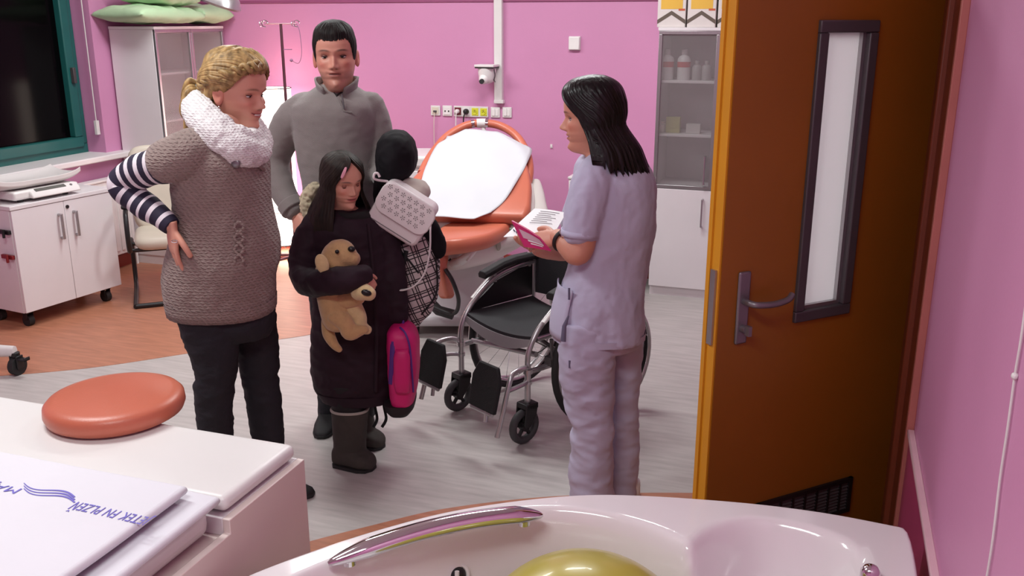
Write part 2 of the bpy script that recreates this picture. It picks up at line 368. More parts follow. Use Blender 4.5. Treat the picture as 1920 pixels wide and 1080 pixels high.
# contents of the right cabinet
BOTW = mat('bottle_white', (226, 222, 222), .35); BOTR = mat('label_red', (196, 60, 60), .5); BOTG = mat('bottle_grey', (168, 162, 162), .4)
def bottle(x, y, z, h, r, label, red):
    t = thing('bottle', label, 'bottle', (x, y, z), 0, 'bottles in the glass cabinet')
    obj('bottle_body', MB().lathe([(r * .92, 0), (r, .006), (r, h * .68), (r * .8, h * .76), (r * .38, h * .82), (r * .36, h * .86)], n=20), BOTW if red else BOTG, t)
    obj('cap', MB().lathe([(r * .45, h * .85), (r * .47, h * .87), (r * .45, h), (r * .3, h + .002)], n=16), BOTW if red else BOTG, t)
    if red: obj('paper_label', MB().lathe([(r + .0008, h * .42), (r + .0012, h * .42), (r + .0012, h * .60), (r + .0008, h * .6)], n=20), BOTR, t)
for (px, lab, red, h) in ((1250, 'white bottle with red label, left one on top cabinet shelf', True, .19), (1281, 'white bottle with red label, right one on top cabinet shelf', True, .19), (1306, 'small grey bottle beside the red-labelled bottles', False, .12), (1324, 'small grey bottle nearest the glass door handle side', False, .12)):
    p = atY(px, 150, 6.14); bottle(p.x, 6.14, 1.428, h, .042 if red else .032, lab, red)
for (px, lab, col, m_) in ((1240, 'small white jar on the middle cabinet shelf', (214, 206, 196), .07), (1262, 'small yellow-green carton on the middle cabinet shelf', (176, 172, 110), .1), (1300, 'pale folded pack on the middle cabinet shelf', (206, 200, 198), .06)):
    p = atY(px, 250, 6.14)
    o = obj('jar' if px == 1240 else 'pack', MB().lathe([(.03, 0), (.033, .01), (.033, .05), (.024, .06), (.026, .07), (.01, .072)], n=16) if px == 1240 else MB().box((-.045, -.03, 0), (.045, .03, m_)).box((-.02, -.032, m_ * .3), (.02, -.03, m_ * .7)), mat('pack_%d' % px, col, .5), bevel=0 if px == 1240 else .004)
    o.location = (p.x, 6.14, 1.089); tag(o, lab, 'jar' if px == 1240 else 'box')
# boxes on top of the right cabinet
def glovebox(x, k):
    t = thing('carton', ['leftmost white and yellow carton on top of the glass cabinet', 'middle white and yellow carton on top of the glass cabinet', 'white and yellow carton on the cabinet nearest the door'][k], 'box', (x, 6.02, 1.7555), [.05, -.02, .03][k], 'cartons on the glass cabinet')
    W_, D_, H_ = .175, .26, .24
    obj('box_body', MB().box((0, 0, 0), (W_, D_, H_)), mat('carton_white', (216, 208, 204), .5), t, bevel=.003)
    obj('yellow_print', MB().box((.02, -.001, .11), (W_ - .02, .001, .235)), mat('carton_yellow', (222, 176, 70), .5), t, smooth=False)
    obj('dark_print', MB().add([(.0, -.001, .02), (W_ / 2, -.001, .075), (W_, -.001, .02), (W_, -.001, .045), (W_ / 2, -.001, .10), (0, -.001, .045)], [(0, 1, 4, 5), (1, 2, 3, 4)]), mat('carton_brown', (96, 84, 74), .5), t, smooth=False)
    obj('red_tab', MB().box((W_ - .045, -.0012, .10), (W_ - .005, .0005, .112)), mat('carton_red', (190, 90, 60), .5), t, smooth=False)
for k in range(3): glovebox(-1.105 + .187 * k, k)
# red capped bottle on a small trolley behind the nurse
t_ = thing('drawer_trolley', 'white drawer unit against the pink wall behind the nurse', 'drawer unit', (-1.44, 6.18, 0))
# spans px 1065.. ; height .86
p = atY(1068, 335, 6.05)
tz = p.z
obj('body', MB().box((p.x + 1.44, -.16, .06), (.27, .2, tz)), WHITE2, t_, bevel=.01)
obj('top_rim', MB().box((p.x + 1.435, -.165, tz), (.275, .205, tz + .02)), PLASTIC, t_, bevel=.006)
for k in range(4):
    z0 = .09 + k * (tz - .1) / 4
    d = obj('drawer', MB().box((p.x + 1.45, -.176, z0), (.26, -.16, z0 + (tz - .1) / 4 - .012)), WHITE, t_, bevel=.004)
    obj('handle', MB().box((p.x + 1.52, -.19, z0 + .1), (.19, -.175, z0 + .115)), STEEL, d, bevel=.003)
for sx in (p.x + 1.49, .22):
    for sy in (-.12, .16): obj('caster', MB().cyl((sx - .012, sy, .03), (sx + .012, sy, .03), .03, 14), RUBBER, t_)
q = atY(1219, 292, 6.12)
t_ = thing('spray_bottle', 'small bottle with red cap peeking out beside the glass cabinet', 'bottle', (-1.215, 6.12, tz + .0205))
obj('bottle_body', MB().lathe([(.03, 0), (.032, .01), (.032, .1), (.014, .13), (.012, .14)], n=18), mat('black_gloss', (26, 22, 24), .3), t_)
obj('neck_band', MB().lathe([(.016, .135), (.018, .14), (.018, .17), (.012, .175)], n=16), mat('yellow_cap', (220, 196, 110), .4), t_)
obj('cap', MB().lathe([(.014, .174), (.015, .178), (.015, .2), (.008, .205)], n=16), mat('red_cap', (200, 40, 44), .4), t_)

# ---------------------------------------------------------------- green pillows on the left cabinet
PILL = mat('mint_pillowcase', (184, 216, 174), .7, vary=.04, bump=.5, bscale=14)
def pillow(L, W, H, seed, bend=0.0):
    nu, nv = 44, 32; top = []; bot = []
    for j in range(nv + 1):
        for i in range(nu + 1):
            u = i / nu * 2 - 1; v = j / nv * 2 - 1
            prof = max(0, (1 - abs(u) ** 3.6)) ** .42 * max(0, (1 - abs(v) ** 3.6)) ** .42
            sq = 1 - .06 * (abs(v) ** 2) * (1 - abs(u)) ; sq2 = 1 - .08 * (abs(u) ** 2 ) * (1 - abs(v))
            x = u * L / 2 * (1 - .05 * (1 - v * v) * abs(u)); y = v * W / 2 * (1 - .05 * (1 - u * u) * abs(v))
            wr = noise.noise(V((x * 7 + seed, y * 7, 0))) * .3 + abs(noise.noise(V((x * 16, y * 5 + seed, 3)))) * .4
            h = H / 2 * prof * (1 + wr)
            b = bend * u * u
            top.append((x, y, h + b)); bot.append((x, y, -h * .75 + b))
    mb = MB(); n = nu + 1
    fs = [(j * n + i, j * n + i + 1, (j + 1) * n + i + 1, (j + 1) * n + i) for j in range(nv) for i in range(nu)]
    mb.add(top, fs); mb.add(bot, [tuple(reversed(f)) for f in fs])
    me = mb.mesh('pillow'); bm = bmesh.new(); bm.from_mesh(me); bmesh.ops.remove_doubles(bm, verts=bm.verts, dist=.0008); bmesh.ops.recalc_face_normals(bm, faces=bm.faces); bm.to_mesh(me); bm.free()
    return me
def put_pillow(loc, rot, L, W, H, seed, label, bend=0.0):
    o = link('pillow', pillow(L, W, H, seed, bend), PILL, smooth='all'); o.location = loc; o.rotation_euler = rot
    return tag(o, label, 'pillow', 'green pillows on the corner cabinet')
put_pillow((-4.74, 5.725, 1.830), (0, .02, 1.45), .62, .50, .13, 1.0, 'light green pillow overhanging the near end of the corner cabinet')
put_pillow((-4.72, 6.225, 1.836), (.0, .02, 1.5), .34, .46, .14, 5.0, 'light green pillow on the far end of the corner cabinet')
put_pillow((-4.72, 5.80, 1.956), (0.03, .04, 1.7), .46, .44, .13, 9.0, 'light green pillow stacked on top of the two others')

# ---------------------------------------------------------------- exam lamp head at the top edge
p = at(408, -2, 5.6)
t_ = thing('examination_lamp', 'silver examination lamp head hanging above the corner cabinet', 'lamp', (p.x, p.y, p.z - .02), .3)
M_ = Matrix.Rotation(.35, 4, 'Y')
obj('lamp_head', MB().lathe([(.02, .085), (.07, .075), (.115, .045), (.135, .0), (.128, -.012), (.1, -.008)], n=32, M=M_), ALU, t_)
obj('lens', MB().lathe([(.1, -.006), (.118, -.013), (.05, -.02), (.01, -.021)], n=28, M=M_), mat('lamp_lens', (210, 206, 210), .2), t_)
obj('arm', MB().tube(spline([(0, 0, .07), (.03, 0, .22), (.05, .02, .5), (.05, .03, CEIL - p.z + .02)], 6), .014, 12), ALU, t_)

# ---------------------------------------------------------------- radiator
rad = thing('radiator', 'white panel radiator under the window behind the chair', 'radiator', (XL + .06, 4.9, .12))
obj('panel', MB().box((-.035, -.75, 0), (.035, .62, .56)), WHITE2, rad, bevel=.008)
for k in range(24):
    y = -.71 + k * .0565
    obj('fin', MB().box((.033, y, .03), (.043, y + .03, .53)), WHITE2, rad, bevel=.004)
obj('top_grille', MB().box((-.04, -.76, .56), (.045, .63, .575)), WHITE2, rad, bevel=.003)
obj('pipe', MB().tube([(0, .66, -.12), (0, .66, .06), (0, .6, .06)], .01, 10), WHITE2, rad)

# ---------------------------------------------------------------- wheeled cabinet on the left
A, B = atz(49, 589, .1), atz(229, 534, .1); A.z = B.z = 0
ax = (B - A).normalized(); Wd = (B - A).length
ang = math.atan2(ax.y, ax.x)
wc = thing('wheeled_cabinet', 'white two-door cabinet on casters under the baby scale', 'cabinet', A, ang)   # local x along front towards far end, +y into the wall side
Dp = .40; zt = .755
obj('body', MB().box((0, .018, .1), (Wd, Dp, zt - .025)), WHITE, wc, bevel=.002)
obj('worktop', MB().box((-.005, -.004, zt - .025), (Wd + .012, Dp, zt)), WHITE, wc, bevel=.003)
for k in (0, 1):
    x0, x1 = (.003, Wd * .5 - .0015) if k == 0 else (Wd * .5 + .0015, Wd - .003)
    d = obj('door', MB().box((x0, 0, .103), (x1, .018, zt - .028)), WHITE, wc, bevel=.002)
    hx = x1 - .045 if k == 0 else x0 + .06
    hd = MB().box((hx - .008, -.032, .50), (hx + .008, -.02, .66)); hd.box((hx - .008, -.022, .50), (hx + .008, .001, .515)); hd.box((hx - .008, -.022, .645), (hx + .008, .001, .66))
    obj('handle', hd, ALU, d, bevel=.003)
    if k: obj('lock', MB().cyl((x0 + .02, .001, .69), (x0 + .02, -.006, .69), .011, 16), BLACK, d)
for x in (.06, Wd - .08):
    for y in (.07, Dp - .07):
        c_ = obj('caster', MB().cyl((x - .018, y, .035), (x + .018, y, .035), .035, 18), RUBBER, wc)
        obj('fork', MB().box((x - .024, y - .02, .04), (x - .019, y + .02, .1)).box((x + .019, y - .02, .04), (x + .024, y + .02, .1)).box((x - .024, y - .03, .085), (x + .024, y + .03, .1)), BLACK, c_, bevel=.003)
# things hung on the cabinet's near end
for z, m_, lab, x_ in ((.60, BLACK, 'short black tool clipped to the near end of the wheeled cabinet', .03), (.45, mat('dark_red', (130, 30, 34), .4), 'small dark red clip on the near end of the wheeled cabinet', .02)):
    o = obj('clip', MB().box((-.02, .02, -.012), (0, .12, .012)).cyl((-.03, .05, -.03), (-.03, .05, .02), .008, 10), m_, bevel=.002)
    o.location = A + V((0, 0, z)); o.rotation_euler = (0, 0, ang); tag(o, lab, 'clip')
# baby scale
bs = thing('baby_scale', 'white baby scale with curved tray on the wheeled cabinet', 'scale', A + ax * .30 + V((-ax.y, ax.x, 0)) * .20 + V((0, 0, zt)), ang)
obj('base', MB().box((-.24, -.165, .018), (.21, .16, .07)), PLASTIC, bs, bevel=.014, seg=3)
mb = MB()
mb.prism([(-.16, -.19), (.13, -.19), (.13, -.12), (-.16, -.12)], .05, Matrix.Translation((0, 0, .022)))
fr = obj('display_housing', MB().add([(-.14, -.20, .02), (.20, -.20, .02), (.20, -.14, .02), (-.14, -.14, .02), (-.14, -.185, .05), (.20, -.185, .05), (.20, -.14, .075), (-.14, -.14, .075)], [(0, 3, 2, 1), (4, 5, 6, 7), (0, 1, 5, 4), (1, 2, 6, 5), (2, 3, 7, 6), (3, 0, 4, 7)]), PLASTIC, bs, bevel=.008)
M_ = frameM((-.14, -.186, .0515), V((1, 0, 0)), V((0, .045, .025)).normalized(), V((0, -.025, .045)).normalized())
obj('display', MB().box((.04, .010, -.001), (.25, .035, .002), M=M_), mat('scale_display', (92, 92, 88), .2), fr)
obj('button', MB().cyl(M_ @ V((.29, .018, 0)), M_ @ V((.29, .018, .003)), .008, 12), STEEL, fr)
for x in (-.17, .14):
    for y in (-.12, .11): obj('foot', MB().cyl((x, y, 0.0005), (x, y, .02), .018, 14), BLACK, bs)
# tray: curved trough along x
rings = []
N = 28
for k in range(N + 1):
    u = k / N; x = -.34 + .60 * u; e_ = abs(2 * u - 1)
    rise = .03 * e_ ** 4
    prof = []
    for i in range(13):
        v = i / 12 * 2 - 1
        prof.append(V((x, v * (.155 - .015 * e_ ** 4), .095 + rise + .032 * abs(v) ** 3)))
    for i in range(12, -1, -1):
        p_ = prof[i]; prof.append(V((p_.x, p_.y * .985, p_.z - .03)))
    rings.append(prof)
obj('tray', MB().loft(rings), PLASTIC, bs, bevel=.004)
obj('tray_post', MB().box((-.12, -.08, .06), (.10, .08, .098)), PLASTIC, bs, bevel=.006)

# ---------------------------------------------------------------- stand with caster at the left edge
g0 = atz(35, 702)
t_ = thing('equipment_stand', 'white wheeled equipment stand cut off by the left edge of the picture', 'stand', (g0.x - .0, g0.y, 0))
a_ = V((-.55, -.15, 0)).normalized()
obj('foot_bar', MB().tube([V((.0, 0, .13)), V((.0, 0, .13)) + a_ * .1, a_ * .5 + V((0, 0, .15))], [.03, .035, .035], 12, flat=.7), PLASTIC, t_, bevel=0)
obj('column', MB().tube([a_ * .42 + V((0, 0, .14)), a_ * .42 + V((0, 0, 1.15))], .03, 16), ALU, t_)
obj('clear_knob', MB().lathe([(.01, 0), (.02, .005), (.022, .03), (.012, .04)], (a_.x * .10, a_.y * .1, .155), 14), mat('grey_green_knob', (130, 146, 140), .3), t_)
c_ = obj('caster', MB().cyl((-.016, .0, .05), (.016, 0, .05), .05, 22), RUBBER, t_)
obj('hub', MB().cyl((-.02, .0, .05), (.02, 0, .05), .022, 16), BLACK, c_)
obj('fork', MB().tube([(0, 0, .125), (0, 0, .10)], .022, 12).box((-.026, -.022, .04), (-.018, .022, .108)).box((.018, -.022, .04), (.026, .022, .108)), BLACK, c_, bevel=.003)
obj('brake_pedal', MB().box((.005, -.02, .085), (.075, .02, .094)).box((.068, -.02, .085), (.075, .02, .105)), BLACK, c_, bevel=.003)
obj('tray', MB().box((a_.x * .42 - .16, a_.y * .42 - .15, .58), (a_.x * .42 + .12, a_.y * .42 + .15, .60)), PLASTIC, t_, bevel=.006)
obj('hose_connector', MB().tube([a_ * .35 + V((0, 0, .46)), a_ * .18 + V((0, 0, .45)), a_ * .12 + V((0, 0, .44))], [.006, .008, .012], 10), mat('clear_plastic', (206, 208, 220), .15), t_)

# ---------------------------------------------------------------- visitor chair
s0 = at(318, 470, 5.35)
ch = thing('visitor_chair', 'cream upholstered cantilever chair with black frame behind the pregnant woman', 'chair', (-4.12, 4.99, 0), math.radians(40))
seat = MB()
def pad(mb, W, D, T, M=None, seg=10):
    rings = []
    for k in range(seg + 1):
        a = -PI / 2 + PI * k / seg; q = math.cos(a) * T * .5; z = math.sin(a) * T * .5
        ring = []
        for i in range(40):
            t = 2 * PI * i / 40; cx = math.cos(t); sx = math.sin(t)
            e1 = .35
            ring.append(V((math.copysign(abs(cx) ** e1, cx) * (W / 2 - T / 2 + q), math.copysign(abs(sx) ** e1, sx) * (D / 2 - T / 2 + q), z)))
        rings.append([M @ p for p in ring] if M else ring)
    mb.loft(rings)
    return mb
obj('seat', pad(MB(), .50, .48, .09, Matrix.Translation((0, 0, .41))), CREAM, ch)
MBk = Matrix.Translation((0, .24, .70)) @ Matrix.Rotation(-.18, 4, 'X') @ Matrix.Rotation(PI / 2, 4, 'X')
obj('backrest', pad(MB(), .50, .58, .07, MBk), CREAM, ch)
for s_ in (-1, 1):
    x = s_ * .28
    obj('frame_tube', MB().tube(spline([(x, .24, .62), (x, .1, .63), (x, -.18, .62), (x, -.25, .58), (x, -.27, .46), (x, -.22, .375), (x, -.05, .36), (x, .2, .36), (x, .28, .30), (x, .29, .10), (x, .22, .02), (x, -.05, .018), (x, -.28, .018)], 6), .016, 10), BLACK, ch)
    obj('armrest', MB().box((x - .025, -.17, .635), (x + .025, .2, .66)), BLACK, ch, bevel=.01, seg=3)
obj('rear_bar', MB().tube([(-.28, -.27, .018), (.28, -.27, .018)], .016, 10), BLACK, ch)
obj('seat_bar', MB().tube([(-.28, .05, .36), (.28, .05, .36)], .013, 10).tube([(-.28, .22, .62), (.28, .22, .62)], .012, 10).tube([(-.28, -.15, .36), (.28, -.15, .36)], .013, 10), BLACK, ch)

# ---------------------------------------------------------------- floor lamp, IV pole
lp = atY(522, 300, 6.17); lp.z = 0
LS = mat('lamp_paper', (255, 236, 224), .8, emit=(1.0, .80, .70), estr=4.5, vary=.02)
t_ = thing('floor_lamp', 'glowing white paper column floor lamp in the back corner', 'lamp', lp)
obj('lamp_base', MB().lathe([(.15, 0.002), (.15, .02), (.145, .025), (.02, .03)], n=32), mat('lamp_base_red', (150, 70, 56), .5), t_)
sh = obj('lamp_shade', MB().lathe([(.125, .10), (.128, .105), (.128, 1.30), (.125, 1.305), (.11, 1.305), (.11, .10)], n=36), LS, t_)
obj('hoop', MB().tube([(.131 * math.cos(a), .131 * math.sin(a), 1.305) for a in [2 * PI * i / 32 for i in range(32)]], .004, 8, closed=True), DGREY, sh)
obj('hoop', MB().tube([(.131 * math.cos(a), .131 * math.sin(a), .10) for a in [2 * PI * i / 32 for i in range(32)]], .004, 8, closed=True), DGREY, sh)
obj('hoop', MB().tube([(.1305 * math.cos(a), .1305 * math.sin(a), .36) for a in [2 * PI * i / 32 for i in range(32)]], .003, 8, closed=True), mat('shade_wire', (200, 180, 176), .5), sh)
for a in (0, 2.09, 4.19): obj('leg', MB().tube([(.12 * math.cos(a), .12 * math.sin(a), .02), (.12 * math.cos(a), .12 * math.sin(a), .12)], .006, 8), DGREY, t_)
ivb = atY(553, 440, 5.85); ivb.z = 0
ivt = 1.775
t_ = thing('iv_pole', 'slim steel infusion pole standing behind the man', 'stand', ivb)
IVM = mat('iv_steel', (120, 84, 92), .3, metal=.7, vary=.04)
obj('pole', MB().tube([(0, 0, .06), (0, 0, ivt)], [.013, .010], 14), IVM, t_)
obj('crossbar', MB().tube([(-.11, -.03, ivt), (.11, .03, ivt)], .005, 8), IVM, t_)
for s_ in (-1, 1):
    c0 = V((.11 * s_, .03 * s_, ivt))
    obj('hook', MB().tube([c0 + V((.025 * math.cos(a), .0, .022 * math.sin(a))) for a in [2 * PI * i / 14 for i in range(12)]], .004, 8).tube([c0 + V((-.03, .02 * math.cos(a), .018 * math.sin(a))) for a in [2 * PI * i / 14 for i in range(12)]], .0035, 8), CHROME, t_)
obj('drip_line', MB().tube(spline([(.11, .03, ivt), (.13, .03, ivt - .06), (.135, .03, ivt - .2), (.11, .02, ivt - .27), (.06, .01, ivt - .25)], 6), .0028, 6).ball((.06, .01, ivt - .25), .012, 10, 8).box((.0, -.004, ivt - .178), (.075, .004, ivt - .172)), mat('tube_grey', (150, 110, 140), .3), t_)
for k in range(5):
    a = 2 * PI * k / 5 + .3
    l_ = obj('leg', MB().tube([(0, 0, .1), (.1 * math.cos(a), .1 * math.sin(a), .085), (.26 * math.cos(a), .26 * math.sin(a), .06)], .011, 8), IVM, t_)
    obj('caster', MB().cyl((.26 * math.cos(a) - .01, .26 * math.sin(a), .026), (.26 * math.cos(a) + .01, .26 * math.sin(a), .026), .026, 12).box((.26 * math.cos(a) - .012, .26 * math.sin(a) - .008, .03), (.26 * math.cos(a) + .012, .26 * math.sin(a) + .008, .06)), BLACK, l_)
# ---------------------------------------------------------------- wall fittings on the back wall
def wpt(x, y): return atY(x, y, YB)
def plate(px0, px1, y0, y1, label, kind, name='wall_socket'):
    a, b = wpt(px0, y1), wpt(px1, y0)
    t = thing(name, label, 'socket' if name == 'wall_socket' else 'switch', ((a.x + b.x) / 2, YB, (a.z + b.z) / 2))
    W, H = (b.x - a.x) / 2, (b.z - a.z) / 2
    obj('frame', MB().box((-W, -.012, -H), (W, 0, H)), PLASTIC, t, bevel=.003)
    return t, W, H
CRM = mat('cream_plastic', (216, 208, 190), .35)
SWHITE = mat('socket_white', (232, 228, 226), .3)
t, W, H = plate(809, 826, 198, 216, 'cream data outlet with thin cable, leftmost of the outlet row', 0)
obj('insert', MB().box((-W * .7, -.016, -H * .7), (W * .7, -.011, H * .7)), CRM, t, bevel=.002)
obj('plug', MB().box((-.012, -.028, -.012), (.012, -.014, .002)), DGREY, t, bevel=.002)
obj('cable', MB().tube(spline([(0, -.024, -.01), (-.006, -.03, -.08), (-.012, -.02, -.22), (-.01, -.02, -.36), (-.01, -.02, -.6)], 5), .003, 6), CRM, t)
t, W, H = plate(831, 848, 198, 217, 'white two-hole antenna outlet beside the cream outlet', 0)
obj('insert', MB().box((-W * .75, -.016, -H * .75), (W * .75, -.011, H * .75)), SWHITE, t, bevel=.002)
for s_ in (-1, 1): obj('hole', MB().cyl((s_ * .014, -.0175, -.002), (s_ * .014, -.015, -.002), .006, 12), BLACK, t)
t, W, H = plate(852, 916, 200, 218, 'four-gang socket strip with two yellow sockets and two plugs', 0)
cw = 2 * W / 4
INS = [mat('socket_red', (112, 40, 48), .4), SWHITE, mat('socket_yellow', (214, 214, 60), .4), MATS['socket_yellow'] if 'socket_yellow' in MATS else None]
INS[3] = MATS['socket_yellow']
for k in range(4):
    x = -W + cw * (k + .5)
    s_ = obj('socket', MB().box((x - cw * .38, -.016, -H * .7), (x + cw * .38, -.011, H * .7)).lathe([(.019, 0), (.019, .004), (.016, .0045), (.016, .001)], (x, -.016, 0), 20, M=Matrix.Rotation(PI / 2, 4, 'X')), INS[k], t, bevel=.0015)
    if k >= 2: obj('earth_pin', MB().cyl((x, -.026, .008), (x, -.014, .008), .003, 8).cyl((x - .008, -.017, -.003), (x - .008, -.0155, -.003), .003, 8).cyl((x + .008, -.017, -.003), (x + .008, -.0155, -.003), .003, 8), mat('earth_grey', (110, 112, 60), .4), s_)
    if k == 0:
        pl = obj('plug', MB().lathe([(.016, 0), (.017, .02), (.012, .032), (.004, .035)], (x, -.014, 0), 18, M=Matrix.Rotation(PI / 2, 4, 'X')), SWHITE, t)
        obj('cable', MB().tube(spline([(x, -.045, -.004), (x - .004, -.045, -.06), (x - .012, -.03, -.2), (x - .02, -.03, -.5)], 5), .0045, 8), SWHITE, pl)
    if k == 1:
        pl = obj('plug', MB().lathe([(.02, 0), (.021, .02), (.014, .034), (.004, .038)], (x + .002, -.014, 0), 18, M=Matrix.Rotation(PI / 2, 4, 'X')), BLACK, t)
        obj('cable', MB().tube(spline([(x, -.045, -.01), (x - .012, -.045, -.06), (x - .016, -.03, -.2), (x - .02, -.03, -.5)], 5), .005, 8), BLACK, pl)
for x0, lab in ((921, 'white double light switch right of the socket strip'), (943, 'white light switch at the right end of the outlet row')):
    t, W, H = plate(x0, x0 + 17, 201, 220, lab, 0, 'light_switch')
    obj('rocker', MB().box((-W * .68, -.018, -H * .68), (-.001, -.011, H * .68)).box((.001, -.0165, -H * .68), (W * .68, -.011, H * .68)), SWHITE, t, bevel=.002)
t, W, H = plate(1067, 1089, 68, 94, 'square white thermostat box on the pink wall above the nurse', 0, 'wall_thermostat'); t['category'] = 'thermostat'
obj('cover', MB().box((-W * .94, -.03, -H * .94), (W * .94, -.011, H * .94)), SWHITE, t, bevel=.006)
# conduit
a, b = wpt(930, 192), wpt(945, 0)
t = thing('cable_conduit', 'white vertical cable trunking running down the pink wall to the outlets', 'conduit', (a.x + .03, YB, a.z))
obj('trunking', MB().box((-.03, -.04, 0), (.03, 0, CEIL - a.z)), PLASTIC, t, bevel=.003)
obj('end_cap', MB().box((-.032, -.043, -.004), (.04, 0, .02)), PLASTIC, t, bevel=.003)
# camera on bracket
c = wpt(922, 120)
t = thing('surveillance_camera', 'small white dome camera on a bracket fixed to the cable trunking', 'camera', (c.x, YB - .10, c.z - .02))
obj('mount_plate', MB().box((-.072, -.07, .005), (.075, .06, .022)), PLASTIC, t, bevel=.004)
obj('gasket', MB().box((-.068, -.066, -.004), (.072, .058, .005)), BLACK, t, bevel=.002)
obj('camera_body', MB().lathe([(.066, -.004), (.064, -.03), (.058, -.075), (.046, -.10), (.02, -.112)], n=28), PLASTIC, t)
hd_ = obj('lens_turret', MB().ball((-.008, -.042, -.078), .036, 20, 14), SWHITE, t)
obj('lens', MB().cyl((-.010, -.072, -.09), (-.011, -.086, -.095), .0175, 20), mat('lens_black', (10, 10, 12), .1), hd_)
obj('cable', MB().tube(spline([(.062, -.02, -.01), (.068, -.02, -.05), (.058, -.01, -.085), (.05, .03, -.1)], 5), .004, 8), DGREY, t)
# tiny wall hook
h_ = wpt(1034, 274)
o = obj('wall_hook', MB().box((-.008, -.006, -.014), (.008, 0, .014)).tube([(0, -.004, -.004), (0, -.016, -.006), (0, -.018, .004)], .003, 8), SWHITE, bevel=.002); o.location = (h_.x, YB, h_.z); tag(o, 'tiny white hook on the pink wall right of the bed', 'hook')

# ---------------------------------------------------------------- birthing bed
bed0 = at(890, 520, 5.55); bed0.z = 0
bed = thing('birthing_bed', 'coral upholstered birthing bed with curved hoop rail and white base', 'bed', bed0)
SHELL = mat('bed_shell', (218, 214, 208), .35, vary=.02)
# backrest: plane spanned by the camera-right axis and the slope axis
b0, b1 = at(884, 424, 5.3), at(903, 268, 5.98)
bz = (b1 - b0); BL = bz.length; bz.normalize(); bx = RGT.copy(); bx = (bx - bz * bx.dot(bz)).normalized(); bn = bx.cross(bz).normalized()
if bn.dot(FWD) > 0: bn = -bn                 # towards the camera / up
def bp_(u, v, n): return b0 + bx * u + bz * v + bn * n
def outline(scale=1.0, grow=0.0, n=64):
    # egg outline in (u, v)
    tab = [(0.0, .315), (.12, .345), (.35, .345), (.6, .315), (.78, .26), (.9, .185), (.97, .10), (1.0, .0)]
    right = []
    for k in range(n // 2 + 1):
        v = 1 - (1 - k / (n // 2)) ** 1.8
        right.append((interp(tab, v) * scale + grow * (1 if v < 1 else 0), v * BL + grow * 0))
    left = [(-u, v) for u, v in reversed(right[:-1])]
    return right + left
def padded(mb, ol, t0, t1, inset=.03):
    cx = 0; cy = sum(v for _, v in ol) / len(ol)
    rings = []
    for k in range(9):
        a = PI * k / 8; q = inset * (1 - math.sin(a)) ; n_ = t0 + (t1 - t0) * (1 - math.cos(a)) / 2
        rings.append([bp_(u * (1 - q / .35), cy + (v - cy) * (1 - q / .4), n_) for u, v in ol])
    mb.loft(rings)
obj('back_shell', (lambda m: (padded(m, outline(1.06), -.07, .0, .02), m)[1])(MB()), SHELL, bed, world=True)
obj('backrest', (lambda m: (padded(m, outline(1.0), 0.0, .085, .03), m)[1])(MB()), CORAL, bed, world=True)
# hoop rail around the head
hp = [at(x, y, yc) for x, y, yc in ((988, 352, 5.62), (993, 320, 5.72), (988, 288, 5.85), (968, 255, 5.97), (938, 236, 6.08), (905, 231, 6.12), (872, 236, 6.1), (838, 256, 6.02), (815, 282, 5.92), (800, 305, 5.82), (790, 325, 5.74))]
hpath = spline(hp, 6)
hoop = obj('hoop_rail', MB().tube(hpath, .026, 14), CORAL, bed, world=True)
for k in (28, 33): obj('collar', MB().tube(hpath[k:k + 2], .029, 14), CHROME, hoop, world=True)
obj('hoop_clamp', MB().tube([hpath[29], hpath[30], hpath[31], hpath[32]], .031, 14).tube([hpath[30] + V((0, 0, -.01)), at(910, 262, 6.1)], .016, 10), PLASTIC, hoop, world=True)
e0 = hp[0]
obj('hoop_socket', MB().tube([at(988, 350, 5.62), at(983, 368, 5.58), at(975, 385, 5.56)], [.03, .03, .024], 14), PLASTIC, bed, world=True)
obj('collar', MB().tube([at(988, 343, 5.625), at(988, 349, 5.62)], .029, 14), CHROME, bed, world=True)
# seat: coral pad in front of the backrest with two lobes
def slab(px_top, zt, thick, name, m, rnd=.03, parent=bed):
    ol = [atz(x, y, zt) for x, y in px_top]
    ol = spline(ol, 5, closed=True); c_ = sum(ol, V()) / len(ol)
    rings = []
    for k in range(9):
        a = PI * k / 8; q = rnd * (1 - math.sin(a)); z = zt - thick * (1 + math.cos(a)) / 2
        rings.append([V((c_.x + (p.x - c_.x) * (1 - q / max((p - c_).length, .05)), c_.y + (p.y - c_.y) * (1 - q / max((p - c_).length, .05)), z)) for p in ol])
    return obj(name, MB().loft(rings), m, parent, world=True)
slab([(820, 428), (840, 416), (880, 408), (920, 401), (962, 393), (962, 414), (925, 436), (880, 446), (845, 450), (822, 450)], .66, .09, 'seat', CORAL, .035)
slab([(795, 425), (835, 425), (880, 418), (930, 412), (975, 396), (990, 415), (950, 440), (905, 455), (840, 465), (800, 455)], .575, .14, 'seat_shell', SHELL, .04)
# shell flank under the backrest (right side)
fl = [at(1003, 352, 5.62), at(1000, 395, 5.55), at(985, 430, 5.45), at(940, 462, 5.32)]
obj('side_cover', MB().tube(spline([bp_(.36, .62 * BL, -.06), bp_(.375, .4 * BL, -.08), bp_(.37, .15 * BL, -.09), at(930, 455, 5.25)], 6), [.03 + .035 * math.sin(PI * k / 18 * .8) for k in range(19)], 14), SHELL, bed, world=True)
for q in (at(985, 380, 5.52), at(958, 428, 5.3)): obj('cover_bolt', MB().ball(q - FWD * .03, .012, 10, 8), mat('green_grey', (120, 140, 120), .4), bed, world=True)
# left arm bolster
obj('side_bolster', MB().tube(spline([at(835, 300, 5.85), at(805, 325, 5.7), at(785, 345, 5.6), at(770, 365, 5.5)], 5), [.03, .045, .05, .05, .05, .05, .05, .05, .05, .05, .05, .05, .05, .05, .045, .03], 14), CORAL, bed, world=True)
